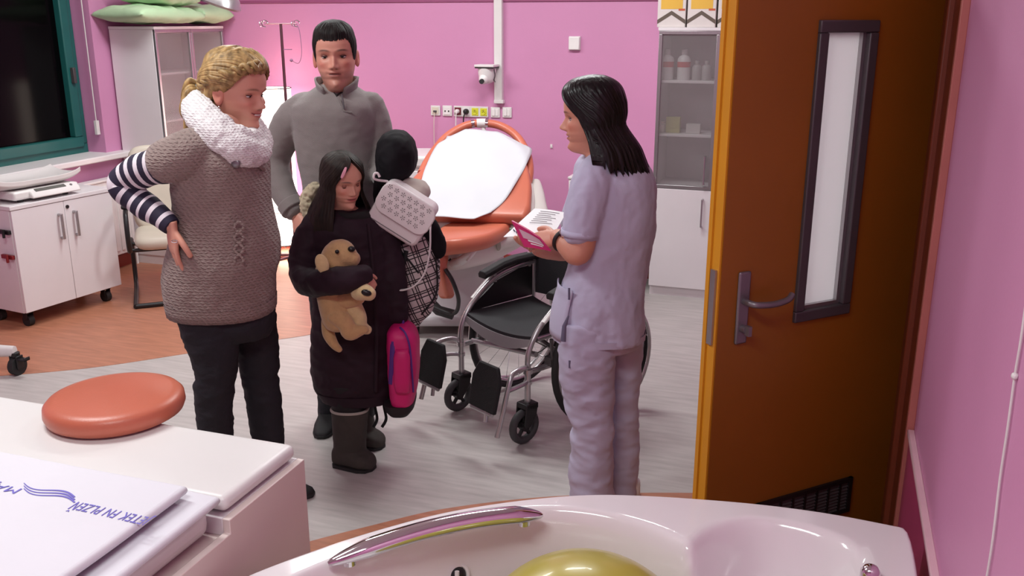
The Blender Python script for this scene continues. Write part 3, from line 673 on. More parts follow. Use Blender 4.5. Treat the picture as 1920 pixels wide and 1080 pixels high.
# handgrip bracket at the front
grip = obj('hand_grip', MB().tube(spline([at(842, 492, 5.05), at(862, 490, 5.0), at(880, 476, 5.0), at(887, 460, 5.05), at(868, 453, 5.1)], 6), [.022] * 6 + [.026] * 13 + [.02] * 6, 12), PLASTIC, bed, world=True)
obj('grip_lever', MB().tube(spline([at(892, 462, 5.02), at(882, 480, 4.98), at(876, 490, 4.97)], 5), .009, 8), PLASTIC, grip, world=True)
obj('grip_block', MB().tube([at(835, 484, 5.07), at(866, 452, 5.14), at(900, 455, 5.2)], [.03, .028, .02], 10).tube([at(890, 468, 5.1), at(922, 450, 5.18)], [.012, .018], 10), PLASTIC, grip, world=True)
obj('grip_label', MB().tube([at(838, 488, 5.03), at(846, 486, 5.03)], .012, 8), BLACK, grip, world=True)
# leg rest hanging at the left front
obj('leg_rest', (lambda m: (m.loft([[at(x, y, yc + d) for x, yc, d in ((xl, yc0, 0), ((xl + xr) / 2, yc0 - .05, 0), (xr, yc0, 0), (xr, yc0 + .08, 0), ((xl + xr) / 2, yc0 + .10, 0), (xl, yc0 + .08, 0))] for y, xl, xr, yc0 in ((452, 800, 842, 5.02), (470, 802, 843, 4.98), (500, 806, 838, 4.95), (525, 815, 846, 4.95), (552, 822, 852, 4.98), (560, 826, 848, 5.0))]), m)[1])(MB()), CORAL, bed, world=True, bevel=.015, seg=3)
# base
bM = Matrix.Translation(at(880, 500, 5.6) * 1.0) ; 
bc = at(872, 500, 5.65); bc.z = 0
BFR = Matrix.Translation(bc) @ rotz(YAW)
obj('base_column', MB().loft([[BFR @ V((x * s_, y * s_ * 1.2, z)) for x, y in ((-.2, -.3), (.2, -.3), (.25, -.1), (.25, .3), (-.25, .3), (-.25, -.1))] for z, s_ in ((.10, 1.12), (.2, 1.0), (.40, .92), (.58, 1.0))]), GREYW, bed, world=True, bevel=.03, seg=3)
obj('base_plate', MB().box((-.34, -.5, .06), (.34, .45, .13), M=BFR), GREYW, bed, world=True, bevel=.03, seg=3)
for x in (-.28, .28):
    for y in (-.42, .38): obj('caster', MB().cyl(BFR @ V((x - .02, y, .05)), BFR @ V((x + .02, y, .05)), .05, 16), RUBBER, bed, world=True)
obj('cable', MB().tube(spline([at(835, 505, 4.93), at(850, 530, 4.9), at(860, 565, 4.92), at(850, 588, 5.0), at(812, 575, 5.05)], 6), .012, 8), BLACK, bed, world=True)
obj('foot_pedal', MB().tube([at(800, 560, 5.15), at(822, 582, 5.1), at(850, 590, 5.08)], .03, 10), BLACK, bed, world=True)
# white sheet draped over the backrest
SHEET = mat('white_paper_sheet', (200, 200, 205), .7, vary=.01, bump=.3, bscale=9)
NU, NV = 30, 40
top = []
LE = [(0.0, -.36), (.2, -.345), (.5, -.335), (.8, -.29), (.95, -.25), (1.03, -.24)]
RE = [(-.12, .02), (0.0, .10), (.2, .2), (.5, .28), (.75, .325), (.86, .33), (.95, .22), (1.03, .1)]
for j in range(NV + 1):
    v = -.12 + 1.13 * j / NV
    l, r = interp(LE, v) + .02, interp(RE, v)
    l = max(l, -.40)
    for i in range(NU + 1):
        u = l + (r - l) * i / NU
        wr = noise.noise(V((u * 6, v * 4, 1))) * .006 + .004 * math.sin(u * 22 + v * 9) * (abs(u) > .0)
        n_ = .097 + wr
        edge = interp([(0.0, .34), (.5, .32), (.8, .25), (.95, .14), (1.05, .08)], v)
        if abs(u) > edge: n_ -= min(.05, (abs(u) - edge) * .5)
        p = bp_(u, v * BL, n_)
        if v < .02: p = bp_(u, .02 * BL, n_) - FWD * (.02 - v) * .55 + V((0, 0, -.02 * (.02 - v) / .14))
        top.append(p)
n = NU + 1
sheet = MB().add(top, [(j * n + i, j * n + i + 1, (j + 1) * n + i + 1, (j + 1) * n + i) for j in range(NV) for i in range(NU)])
o = obj('bed_sheet', sheet, SHEET, smooth='all')
so = o.modifiers.new('thick', 'SOLIDIFY'); so.thickness = .004; so.offset = 1
tag(o, 'white sheet laid over the coral backrest of the birthing bed', 'sheet')
# white bedside unit left behind the bed
q = at(797, 288, 6.35)
t = thing('bedside_unit', 'white bedside unit half hidden behind the dark coat bundle', 'cabinet', (q.x - .1, q.y + .05, 0), YAW)
obj('body', MB().box((-.2, -.2, .06), (.14, .2, q.z - .08)), WHITE2, t, bevel=.01)
obj('worktop', MB().box((-.22, -.22, q.z - .08), (.17, .22, q.z)), PLASTIC, t, bevel=.02, seg=3)
obj('drawer', MB().box((-.19, -.215, q.z - .28), (.13, -.2, q.z - .1)), WHITE, t, bevel=.004)
obj('handle', MB().tube([(-.1, -.2, q.z - .18), (-.1, -.235, q.z - .18), (.05, -.235, q.z - .18), (.05, -.2, q.z - .18)], .005, 8), STEEL, t)
for x in (-.16, .1):
    for y in (-.15, .15): obj('caster', MB().cyl((x - .015, y, .03), (x + .015, y, .03), .03, 14), RUBBER, t)

# ---------------------------------------------------------------- wheelchair
wo = V((-1.115, 4.13, 0)) - RGT * .067 - FWD * .075; wf = V((-.50, -.866, 0)); wang = math.atan2(wf.y, wf.x) + PI / 2      # local -y is forward
wch = thing('wheelchair', 'silver framed folding wheelchair with black seat facing the girl', 'wheelchair', wo, wang)
# local: -y forward, +x = image right side
SIL = mat('silver_tube', (186, 182, 184), .28, metal=.75, vary=.03)
BSEAT = mat('black_seat_nylon', (40, 38, 42), .75, vary=.12, bump=.2, bscale=250)
hw = .235; RW = .315
def spoked(x, side):
    N = 40
    tyre = obj('rear_wheel', MB().tube([(x, (RW - .015) * math.cos(2 * PI * i / N), RW + (RW - .015) * math.sin(2 * PI * i / N)) for i in range(N)], .016, 10, closed=True), RUBBER, wch)
    obj('rim', MB().tube([(x, (RW - .037) * math.cos(2 * PI * i / N), RW + (RW - .037) * math.sin(2 * PI * i / N)) for i in range(N)], .009, 8, closed=True), ALU, tyre)
    obj('push_rim', MB().tube([(x + side * .045, .276 * math.cos(2 * PI * i / N), RW + .276 * math.sin(2 * PI * i / N)) for i in range(N)], .0085, 8, closed=True), SIL, tyre)
    obj('hub', MB().cyl((x - .03, 0, RW), (x + .03, 0, RW), .024, 16).cyl((x - .02, 0, RW), (x - .012, 0, RW), .035, 16).cyl((x + .012, 0, RW), (x + .02, 0, RW), .035, 16), STEEL, tyre)
    for k in range(20):
        a = 2 * PI * k / 20; a2 = a + (.5 if k % 2 else -.5)
        obj('spoke', MB().tube([(x + (.016 if k % 4 < 2 else -.016), .032 * math.cos(a2), RW + .032 * math.sin(a2)), (x, (RW - .04) * math.cos(a), RW + (RW - .04) * math.sin(a))], .0014, 5), CHROME, tyre)
    for k in range(6):
        a = 2 * PI * k / 6 + .2
        obj('rim_bracket', MB().tube([(x, (RW - .037) * math.cos(a), RW + (RW - .037) * math.sin(a)), (x + side * .045, .276 * math.cos(a), RW + .276 * math.sin(a))], .004, 6), SIL, tyre)
spoked(hw + .055, 1); spoked(-hw - .055, -1)
for s_ in (-1, 1):
    x = s_ * hw
    obj('side_frame', MB().tube(spline([(x, .06, .74), (x, .05, .66), (x, .05, .30)], 6), .0125, 10)
        .tube(spline([(x, .05, .66), (x, -.05, .655), (x, -.20, .62), (x, -.34, .52), (x, -.405, .42), (x, -.41, .33)], 6), .0125, 10)
        .tube([(x, .05, .33), (x, -.40, .33)], .0125, 10).tube([(x, .05, .47), (x, -.36, .47)], .0115, 10), SIL, wch)
    obj('push_handle', MB().tube([(x, .06, .73), (x, .09, .745), (x, .19, .74)], [.014, .017, .017], 12), RUBBER, wch)
    # side guard panel
    gp = [(.04, .49), (.04, .645), (-.05, .642), (-.19, .605), (-.32, .52), (-.355, .485)]
    obj('side_guard', MB().prism([(y, z) for y, z in gp], .008, Matrix.Translation((x - .004, 0, 0)) @ Matrix(((0, 0, 1, 0), (1, 0, 0, 0), (0, 1, 0, 0), (0, 0, 0, 1)))), BLACK, wch)
    obj('skirt_trim', MB().tube(spline([(x + s_ * .012, .03, .672), (x + s_ * .012, -.06, .668), (x + s_ * .012, -.2, .632), (x + s_ * .012, -.33, .54)], 6), .008, 8, flat=1.5), PLASTIC, wch)
    obj('armrest', MB().loft([[V((x + a, y, .675 + b - max(0, -(y + .12)) * .28)) for a, b in ((-.026, 0), (.026, 0), (.03, .018), (.018, .034), (-.018, .034), (-.03, .018))] for y in (.06, .055, 0, -.08, -.16, -.24, -.27, -.28)]), RUBBER, wch, bevel=.004)
    obj('arm_post', MB().tube([(x, .02, .64), (x, .02, .71)], .010, 8).tube([(x, -.2, .60), (x, -.2, .68)], .010, 8), SIL, wch)
    # front caster
    cy = -.46
    st = obj('caster_stem', MB().tube([(x, -.41, .36), (x, -.41, .19)], .014, 12).tube([(x, -.41, .345), (x, -.41, .325)], .021, 12).tube([(x, -.41, .29), (x, -.41, .275)], .019, 12), SIL, wch)
    R1 = .083
    fk = obj('caster_fork', MB().prism([(-.445, .19), (-.375, .19), (-.385, .13), (-.42, .085), (-.445, .08), (-.455, .10)], .008, Matrix.Translation((x - .034, 0, 0)) @ Matrix(((0, 0, 1, 0), (1, 0, 0, 0), (0, 1, 0, 0), (0, 0, 0, 1))))
        .prism([(-.445, .19), (-.375, .19), (-.385, .13), (-.42, .085), (-.445, .08), (-.455, .10)], .008, Matrix.Translation((x + .026, 0, 0)) @ Matrix(((0, 0, 1, 0), (1, 0, 0, 0), (0, 1, 0, 0), (0, 0, 0, 1)))).box((x - .034, -.445, .165), (x + .034, -.375, .192)), BLACK, wch, bevel=.004)
    N = 28
    cw_ = obj('caster_wheel', MB().tube([(x, -.43 + (R1 - .018) * math.cos(2 * PI * i / N), R1 + (R1 - .018) * math.sin(2 * PI * i / N)) for i in range(N)], .018, 10, closed=True), mat('grey_rubber', (62, 60, 62), .65), wch)
    sp = MB().cyl((x - .016, -.43, R1), (x + .016, -.43, R1), .022, 14)
    for k in range(5):
        a = 2 * PI * k / 5 + .3
        sp.tube([(x, -.43, R1), (x, -.43 + .055 * math.cos(a), R1 + .055 * math.sin(a))], .009, 8)
    obj('spokes', sp, BLACK, cw_)
    # leg rest hanger and footplate (swung out)
    ox = s_ * .02
    obj('leg_hanger', MB().tube(spline([(x, -.41, .345), (x + ox, -.45, .365), (x + ox * 1.5, -.52, .36), (x + ox * 2, -.555, .31), (x + ox * 2, -.60, .16), (x + ox * 2, -.62, .10)], 6), .0115, 10).tube([(x, -.41, .285), (x + ox, -.46, .29), (x + ox * 2, -.555, .295)], .010, 8), SIL, wch)
    # plate folded up, facing forward
    fx = x - s_ * .045
    FPM = Matrix.Translation((fx, -.60, .295)) @ Matrix.Rotation(-.22, 4, 'X')
    fp = obj('footplate', MB().prism([(-.085, -.095), (.085, -.095), (.09, .04), (.06, .105), (-.06, .105), (-.09, .04)], .02, FPM @ Matrix.Rotation(PI / 2, 4, 'X')), BLKCLOTH, wch, bevel=.006)
    obj('footplate_hinge', MB().tube([FPM @ V((-.07, -.01, -.1)), FPM @ V((.07, -.01, -.1))], .010, 10).tube([FPM @ V((.03, -.01, -.09)), FPM @ V((.035, -.01, -.14))], .009, 8), SIL, fp)
# seat, back, cross brace
sr = []
for j in range(9):
    y = .04 - .42 * j / 8
    rr_ = []
    for i in range(13):
        u = i / 12 * 2 - 1; rr_.append(V((u * (hw - .005), y, .485 - .028 * (1 - u * u))))
    for i in range(12, -1, -1): rr_.append(rr_[i] + V((0, 0, -.022)))
    sr.append(rr_)
obj('seat', MB().loft(sr), BSEAT, wch)
obj('seat_flap', MB().loft([[V((u * (hw - .01), -.385 - .004 * k, .47 - .028 * (1 - u * u) - k * .055 * (1 - .5 * u * u))) for u in [i / 10 * 2 - 1 for i in range(11)]] + [V((u * (hw - .01), -.375 - .004 * k, .47 - .028 * (1 - u * u) - k * .055 * (1 - .5 * u * u))) for u in [1 - i / 10 * 2 for i in range(11)]] for k in range(2)]), mat('grey_underside', (150, 146, 148), .7), wch)
br = []
for j in range(9):
    z = .50 + .23 * j / 8; rr_ = []
    for i in range(13):
        u = i / 12 * 2 - 1; rr_.append(V((u * hw, .055 + .03 * (1 - u * u), z)))
    for i in range(12, -1, -1): rr_.append(rr_[i] + V((0, .018, 0)))
    br.append(rr_)
obj('backrest', MB().loft(br), BSEAT, wch)
for a, b in (((-hw, -.2, .33), (hw, -.2, .455)), ((hw, -.17, .33), (-hw, -.17, .455)), ((-hw, -.34, .335), (hw, -.36, .40))):
    obj('cross_brace', MB().tube([a, b], .0125, 10), SIL, wch)
obj('brake_cable', MB().tube(spline([(-hw, -.30, .40), (-.1, -.28, .36), (0, -.2, .37), (.12, -.25, .4), (hw, -.3, .42)], 6), .003, 6).tube(spline([(-hw, -.25, .44), (-.05, -.2, .3), (.1, -.22, .34), (hw, -.25, .45)], 6), .0028, 6), BLACK, wch)
obj('axle', MB().tube([(-hw - .06, 0, RW), (-hw + .02, 0, RW)], .012, 10).tube([(hw - .02, 0, RW), (hw + .06, 0, RW)], .012, 10), STEEL, wch)
for s_ in (-1, 1): obj('brake', MB().tube([(s_ * hw, -.27, .36), (s_ * (hw + .03), -.29, .37), (s_ * (hw + .04), -.31, .47)], .008, 8).box((s_ * hw - .012, -.30, .335), (s_ * hw + .03, -.24, .375)), DGREY, wch)

# ---------------------------------------------------------------- bathtub
TUB = mat('white_acrylic', (232, 226, 228), .12, vary=.01, coat=.4)
ZR = .60
outer = [atz(x, y, ZR) for x, y in ((465, 1080), (620, 1022), (740, 985), (850, 958), (980, 938), (1100, 928), (1220, 930), (1400, 943), (1550, 962), (1697, 990))]
outer = [V((-1.2, 1.38, ZR)), ] + outer + [V((.268, 2.0, ZR)), V((.268, 1.4, ZR)), V((.268, .75, ZR)), V((.1, .55, ZR)), V((-.5, .52, ZR)), V((-1.0, .62, ZR)), V((-1.19, .95, ZR))]
ol = spline(outer[:11], 8)[:-1] + [V((.262, 2.221, ZR)), V((.268, 2.1, ZR)), V((.268, 2.0, ZR))] + spline([V((.268, 2.0, ZR))] + outer[12:] + [outer[0]], 8)[1:-1]
tc_ = V((-.42, 1.42, 0))
import bisect
def sd_ell(x, y, cx, cy, a, b, rot=0.0):
    X, Y = x - cx, y - cy; c_, s_ = math.cos(rot), math.sin(rot); X, Y = X * c_ + Y * s_, -X * s_ + Y * c_
    k = (abs(X / a) ** 2.6 + abs(Y / b) ** 2.6) ** (1 / 2.6)
    return (k - 1) * min(a, b)
def smooth(t): t = max(0, min(1, t)); return t * t * (3 - 2 * t)
def tub_z(x, y):
    sa = sd_ell(x, y, -.50, 1.42, .60, .53, .95)           # main basin
    sb = sd_ell(x, y, -.035, 1.83, .205, .315, -.12)         # shallow seat at the door end
    da = .45 * smooth(-sa / .13 + .12) if sa < .02 else 0
    db = .13 * smooth(-sb / .06 + .25) if sb < .02 else 0
    dr = 0.0
    return ZR - max(da, db)
NT = len(ol); NR = 110
rings = []
for r in range(NR + 1):
    q = r / NR; q = q ** .8
    ring = []
    for p in ol:
        x = tc_.x + (p.x - tc_.x) * q; y = tc_.y + (p.y - tc_.y) * q
        z = tub_z(x, y)
        ring.append(V((x, y, z)))
    rings.append(ring)
c0 = tub_z(tc_.x, tc_.y)
last = rings[-1]
for dz, gr in ((-.004, .006), (-.012, .010), (-.03, .011), (-.05, .004), (-.08, -.03), (-.59, -.12)):
    rings.append([V((p.x + (p.x - tc_.x) * gr / max((V((p.x, p.y, 0)) - tc_).length, .1), p.y + (p.y - tc_.y) * gr / max((V((p.x, p.y, 0)) - tc_).length, .1), ZR + dz)) for p in last])
# resample the outline finer so that the heightfield is smooth
tub = thing('bathtub', 'white acrylic birthing tub in the foreground beside the orange door', 'bathtub', (tc_.x, tc_.y, 0))
me = MB().loft(rings, cap=False)
me = me.mesh('tub_body'); to = link('tub_body', me, TUB, tub, smooth='all', world=True)
sm = to.modifiers.new('sub', 'SUBSURF'); sm.levels = 1; sm.render_levels = 1
# chrome grab bar
hp = [atz(615, 1057, ZR + .008), atz(700, 1024, ZR + .024), atz(790, 996, ZR + .032), atz(880, 976, ZR + .032), atz(960, 966, ZR + .024), atz(1017, 966, ZR + .008)]
pth = spline(hp, 8)
obj('grab_bar', MB().tube(pth, [.004 + .017 * min(1, 6 * min(k, len(pth) - 1 - k) / len(pth)) ** .7 for k in range(len(pth))], 20, flat=1.25), CHROME, tub, world=True)
for q in (hp[0], hp[-1]):
    d_ = (hp[2] - q).normalized() * .05
    obj('grab_bar_mount', MB().cyl(q + V((d_.x, d_.y, -.014)), q + V((d_.x, d_.y, .01)), .016, 16), CHROME, tub, world=True)
# jet nozzle on the basin wall
jp = atz(858, 1082, .52)
jz = tub_z(jp.x, jp.y)
jc = at(858, 1077, 2.02)
JM = frameM(jc, RGT, V((0, 0, 1)).cross(RGT) * .35 + V((0, 0, 1)) * .94, -FWD)
jr = MB().tube([jc + RGT * (.026 * math.cos(a)) + (V((0, 0, .94)) + FWD * .35) * (.026 * math.sin(a)) for a in [2 * PI * i / 28 for i in range(28)]], .006, 8, closed=True)
jn = obj('jet_nozzle', jr, PLASTIC, tub, world=True)
obj('jet_insert', MB().ball(jc, .022, 18, 10), BLACK, jn, world=True)
obj('jet_bar', MB().tube([jc + V((0, 0, .022)) - FWD * .020, jc + V((0, 0, -.022)) - FWD * .028], .006, 8), PLASTIC, jn, world=True)
fp_ = atz(1632, 1074, ZR + .012)
fk_ = obj('faucet_knob', MB().lathe([(.022, -.012), (.022, .004), (.014, .016), (.004, .02)], fp_, 18), CHROME, tub, world=True)
# exercise ball in the tub
bc_ = atz(1095, 1262, .42)
o = obj('exercise_ball', MB().ball((0, 0, 0), .265, 48, 32), mat('olive_ball', (176, 164, 74), .28, vary=.05, vscale=3, coat=.2), smooth='all')
o.location = bc_; tag(o, 'translucent olive yellow exercise ball lying in the bathtub', 'ball')
t = bc_

# ---------------------------------------------------------------- changing counter on the left foreground
CZT = .75
cx1, cy1 = -1.232, 1.872
ctr = thing('changing_counter', 'white changing counter with padded top in the left foreground', 'counter', (-1.8, 1.4, 0))
WSIDE = mat('counter_side', (222, 206, 200), .4, vary=.02)
step_y = atz(395, 965, CZT - .04).y
obj('side_panel', MB().prism([(.4, 0), (cy1 + .01, 0), (cy1 + .01, CZT - .045), (step_y, CZT - .045), (step_y, CZT - .08), (.4, CZT - .08)], .02, Matrix.Translation((cx1 - .006, 0, 0)) @ Matrix(((0, 0, 1, 0), (1, 0, 0, 0), (0, 1, 0, 0), (0, 0, 0, 1)))), WSIDE, ctr, world=True, bevel=.002)
obj('body', MB().box((-3.1, .4, .05), (cx1 - .006, cy1, CZT - .09)), WSIDE, ctr, world=True, smooth=False)
obj('back_board', MB().box((-3.1, step_y, CZT - .09), (cx1 - .006, cy1 + .01, CZT - .045)), WHITE, ctr, world=True, bevel=.002)
PADW = mat('white_pad_vinyl', (228, 226, 224), .35, vary=.01, bump=.03, bscale=200)
obj('pad', MB().box((-3.1, step_y + .012, CZT - .04), (cx1 - .004, cy1 + .004, CZT)), PADW, ctr, world=True, bevel=.018, seg=4)
obj('mattress', MB().box((-3.1, .4, CZT - .085), (cx1 - .03, step_y - .004, CZT - .005)), PADW, ctr, world=True, bevel=.03, seg=4)
# round coral cushion
cc = atz(219, 776, CZT)
o = obj('round_cushion', MB().lathe([(.02, 0), (.165, .002), (.178, .01), (.184, .025), (.182, .045), (.172, .056), (.15, .061), (.05, .063), (.005, .063)], n=56), CORAL); o.location = cc + V((0, 0, .0005)); tag(o, 'round coral seat cushion lying on the white counter', 'cushion')
# folded linen stack
LIN = mat('white_linen', (222, 221, 228), .75, vary=.012, bump=.1, bscale=25)
INK = mat('blue_ink', (112, 104, 196), .6, vary=.05)
lin_r, lin_far = -1.235, step_y - .012
def linen_layer(z0, z1, xr, yfar, seed, name, label):
    rings = []
    nx, ny = 34, 26; top = []
    x0, y0 = -3.0, .55
    mb = MB(); T = z1 - z0
    for j in range(ny + 1):
        for i in range(nx + 1):
            x = x0 + (xr - x0) * i / nx; y = y0 + (yfar - y0) * j / ny
            top.append(V((x, y, z1 + noise.noise(V((x * 3 + seed, y * 3, seed))) * .008)))
    n = nx + 1
    mb.add(top, [(j * n + i, j * n + i + 1, (j + 1) * n + i + 1, (j + 1) * n + i) for j in range(ny) for i in range(nx)])
    # rounded rolls down the right and far edges
    per = [top[j * n + nx] for j in range(ny + 1)] + [top[ny * n + i] for i in range(nx - 1, -1, -1)]
    outs = [V((1, 0, 0))] * ny + [V((.7, .7, 0))] + [V((0, 1, 0))] * nx
    sk = []
    for k in range(9):
        a = PI * k / 8; sk.append([p + d * (math.sin(a) * T * .5) + V((0, 0, -T * (1 - math.cos(a)) / 2)) for p, d in zip(per, outs)])
    mb.loft(sk, closed=False, cap=False)
    o = obj(name, mb, LIN, smooth='all'); tag(o, label, 'linen', 'folded linen stack on the counter'); o.data.materials[0] = LIN
    return o
linen_layer(CZT - .0045, CZT + .016, atz(345, 990, CZT).x, lin_far + .0, 2.0, 'folded_sheet', 'lower folded white sheet with a soft rolled edge on the counter')
zt2 = CZT + .05
rr = atz(345, 915, zt2)
up = linen_layer(CZT + .028, zt2, rr.x - .005, rr.y, 6.0, 'folded_sheet', 'upper folded white sheet with blue printed lettering')
# printed lettering on the upper sheet, seen upside down
def text_mesh(body, size):
    cu = bpy.data.curves.new('t', 'FONT'); cu.body = body; cu.size = size; cu.extrude = .0002; cu.resolution_u = 3; cu.space_character = 1.08
    o = bpy.data.objects.new('t', cu); SCR.collection.objects.link(o); SCR.view_layers[0].update(); dg = SCR.view_layers[0].depsgraph; dg.update()
    me = bpy.data.meshes.new_from_object(o.evaluated_get(dg)); bpy.data.objects.remove(o); return me
tx0, tx1 = atz(287, 974, zt2), atz(146, 943, zt2)       # baseline runs from right to left
dirx = (tx1 - tx0); TL = dirx.length; dirx.normalize(); diry = V((0, 0, 1)).cross(dirx)
def put_text(body, origin, width, height, name):
    me = text_mesh(body, .05)
    xs = [v.co.x for v in me.vertices]; ys = [v.co.y for v in me.vertices]
    x0, x1, y0 = min(xs), max(xs), 0.0; y1 = .036
    for v in me.vertices:
        p = origin + dirx * ((v.co.x - x0) / (x1 - x0) * width) + diry * (v.co.y / y1 * height)
        p.z = zt2 + noise.noise(V((p.x * 3 + 6, p.y * 3, 6.0))) * .008 + .0012 + v.co.z
        v.co = p
    o = link(name, me, INK, up, smooth=False, world=True)
    return o
th_ = .030
put_text('JETEK FN PLZEŇ', tx0 - diry * .002, TL, th_, 'lettering')
# wave stripes
def wave(off):
    a_, b_ = atz(140, 935 + off, zt2), atz(45, 908 + off, zt2)
    pts = []
    for k in range(25):
        u = k / 24; p = a_.lerp(b_, u) - diry * (.010 * math.sin(u * 2 * PI) + 0)
        p.z = zt2 + noise.noise(V((p.x * 3 + 6, p.y * 3, 6.0))) * .008 + .0010
        pts.append(p)
    return MB().tube(pts, [.0022 * (1 - .6 * abs(2 * k / 24 - .6)) + .0006 for k in range(25)], 6, flat=.3, up=diry.copy())
for off in (-2, 3, 8): obj('printed_wave', wave(off), INK, up, world=True)
p0 = atz(42, 917, zt2); put_text('MAJETEK', p0, .20, .024, 'lettering')
# ---------------------------------------------------------------- people: library
UP = V((0, 0, 1))
def sgp(a, e): return math.copysign(abs(a) ** e, a)
def pring(y, xl, xr, yc, dh, n=36, ex=.85):
    c = at((xl + xr) / 2, y, yc); hw = sz((xr - xl) / 2, y, yc)
    return [c + RGT * (hw * sgp(math.cos(2 * PI * i / n), ex)) + FWD * (dh * sgp(math.sin(2 * PI * i / n), ex)) for i in range(n)]
def ptable(tab, step=5, n=36, yc=None, ex=.85, grow=0.0, shrink=1.0):
    """rows (y, xl, xr, dh, yc): silhouette rows in the picture at a distance -> rings"""
    cols = [[(r[0], r[k]) for r in tab] for k in range(1, 5)]
    y0, y1 = tab[0][0], tab[-1][0]; m = max(2, int((y1 - y0) / step)); rings = []
    for k in range(m + 1):
        y = y0 + (y1 - y0) * k / m
        xl, xr, dh, yy = [interp(c, y) for c in cols]
        mid = (xl + xr) / 2; h_ = (xr - xl) / 2 * shrink + grow
        rings.append(pring(y, mid - h_, mid + h_, yy, dh * shrink + grow * .002, n, ex))
    return rings
def ptube(mb, pts, n=18, sub=5, flat=1.0, up=None, mi=0, shrink=1.0):
    """pts (x, y, yc, radius_px)"""
    P_ = [at(x, y, yc) for x, y, yc, r in pts]; R_ = [sz(r, y, yc) * shrink for x, y, yc, r in pts]
    path = spline(P_, sub); rr = []
    for k in range(len(path)):
        t = k / sub; rr.append(interp([(i, r) for i, r in enumerate(R_)], t))
    # rounded ends
    d0 = (path[0] - path[1]).normalized(); d1 = (path[-1] - path[-2]).normalized()
    path = [path[0] + d0 * rr[0] * .75, path[0] + d0 * rr[0] * .45] + path + [path[-1] + d1 * rr[-1] * .45, path[-1] + d1 * rr[-1] * .75]
    rr = [rr[0] * .45, rr[0] * .85] + rr + [rr[-1] * .85, rr[-1] * .45]
    return mb.tube(path, rr, n, mi, flat=flat, up=up)
def wrinkle(me, amp, scale, seed=0.0, stretch=(1, 1, 1), ridged=True):
    n = len(me.vertices); co = [0.0] * (3 * n); no = [0.0] * (3 * n)
    me.vertices.foreach_get('co', co); me.vertex_normals.foreach_get('vector', no)
    sx, sy, sz_ = (scale * k for k in stretch); nz_ = noise.noise
    for i in range(0, 3 * n, 3):
        q = V((co[i] * sx + seed, co[i + 1] * sy, co[i + 2] * sz_))
        a = nz_(q)
        if ridged: a = (1 - 2 * abs(a)) * .6 + .4 * nz_(q * 2.1)
        a *= amp
        co[i] += no[i] * a; co[i + 1] += no[i + 1] * a; co[i + 2] += no[i + 2] * a
    me.vertices.foreach_set('co', co); me.update()
def raw(me): return [v.co.copy() for v in me.vertices], [tuple(p.vertices) for p in me.polygons]
# ---- head: slices from chin (z=0) to crown (z=.23); +y is the face
T_F = [(-.06, .030), (-.03, .034), (-.012, .044), (-.004, .070), (.002, .084), (.010, .092), (.018, .095), (.027, .0925), (.036, .0885), (.046, .0925), (.055, .0925), (.064, .0945), (.075, .0925), (.09, .0925), (.105, .0905), (.118, .0890), (.130, .0945), (.142, .0985), (.160, .0985), (.178, .0945), (.195, .086), (.210, .073), (.220, .058), (.227, .038), (.2305, .0)]
T_B = [(-.06, -.066), (.0, -.064), (.03, -.068), (.06, -.080), (.09, -.094), (.12, -.102), (.15, -.103), (.175, -.096), (.195, -.083), (.210, -.066), (.220, -.049), (.227, -.030), (.2305, .0)]
T_W = [(-.06, .056), (-.02, .054), (-.004, .052), (.004, .053), (.015, .056), (.03, .060), (.05, .0645), (.075, .0685), (.1, .0715), (.125, .0735), (.15, .0760), (.17, .0745), (.19, .0675), (.207, .0550), (.219, .0400), (.227, .0240), (.2305, .0)]
T_N = [(.070, .0), (.0745, .010), (.079, .021), (.085, .0265), (.091, .0250), (.100, .0185), (.110, .0125), (.120, .0075), (.130, .0035), (.140, .0)]
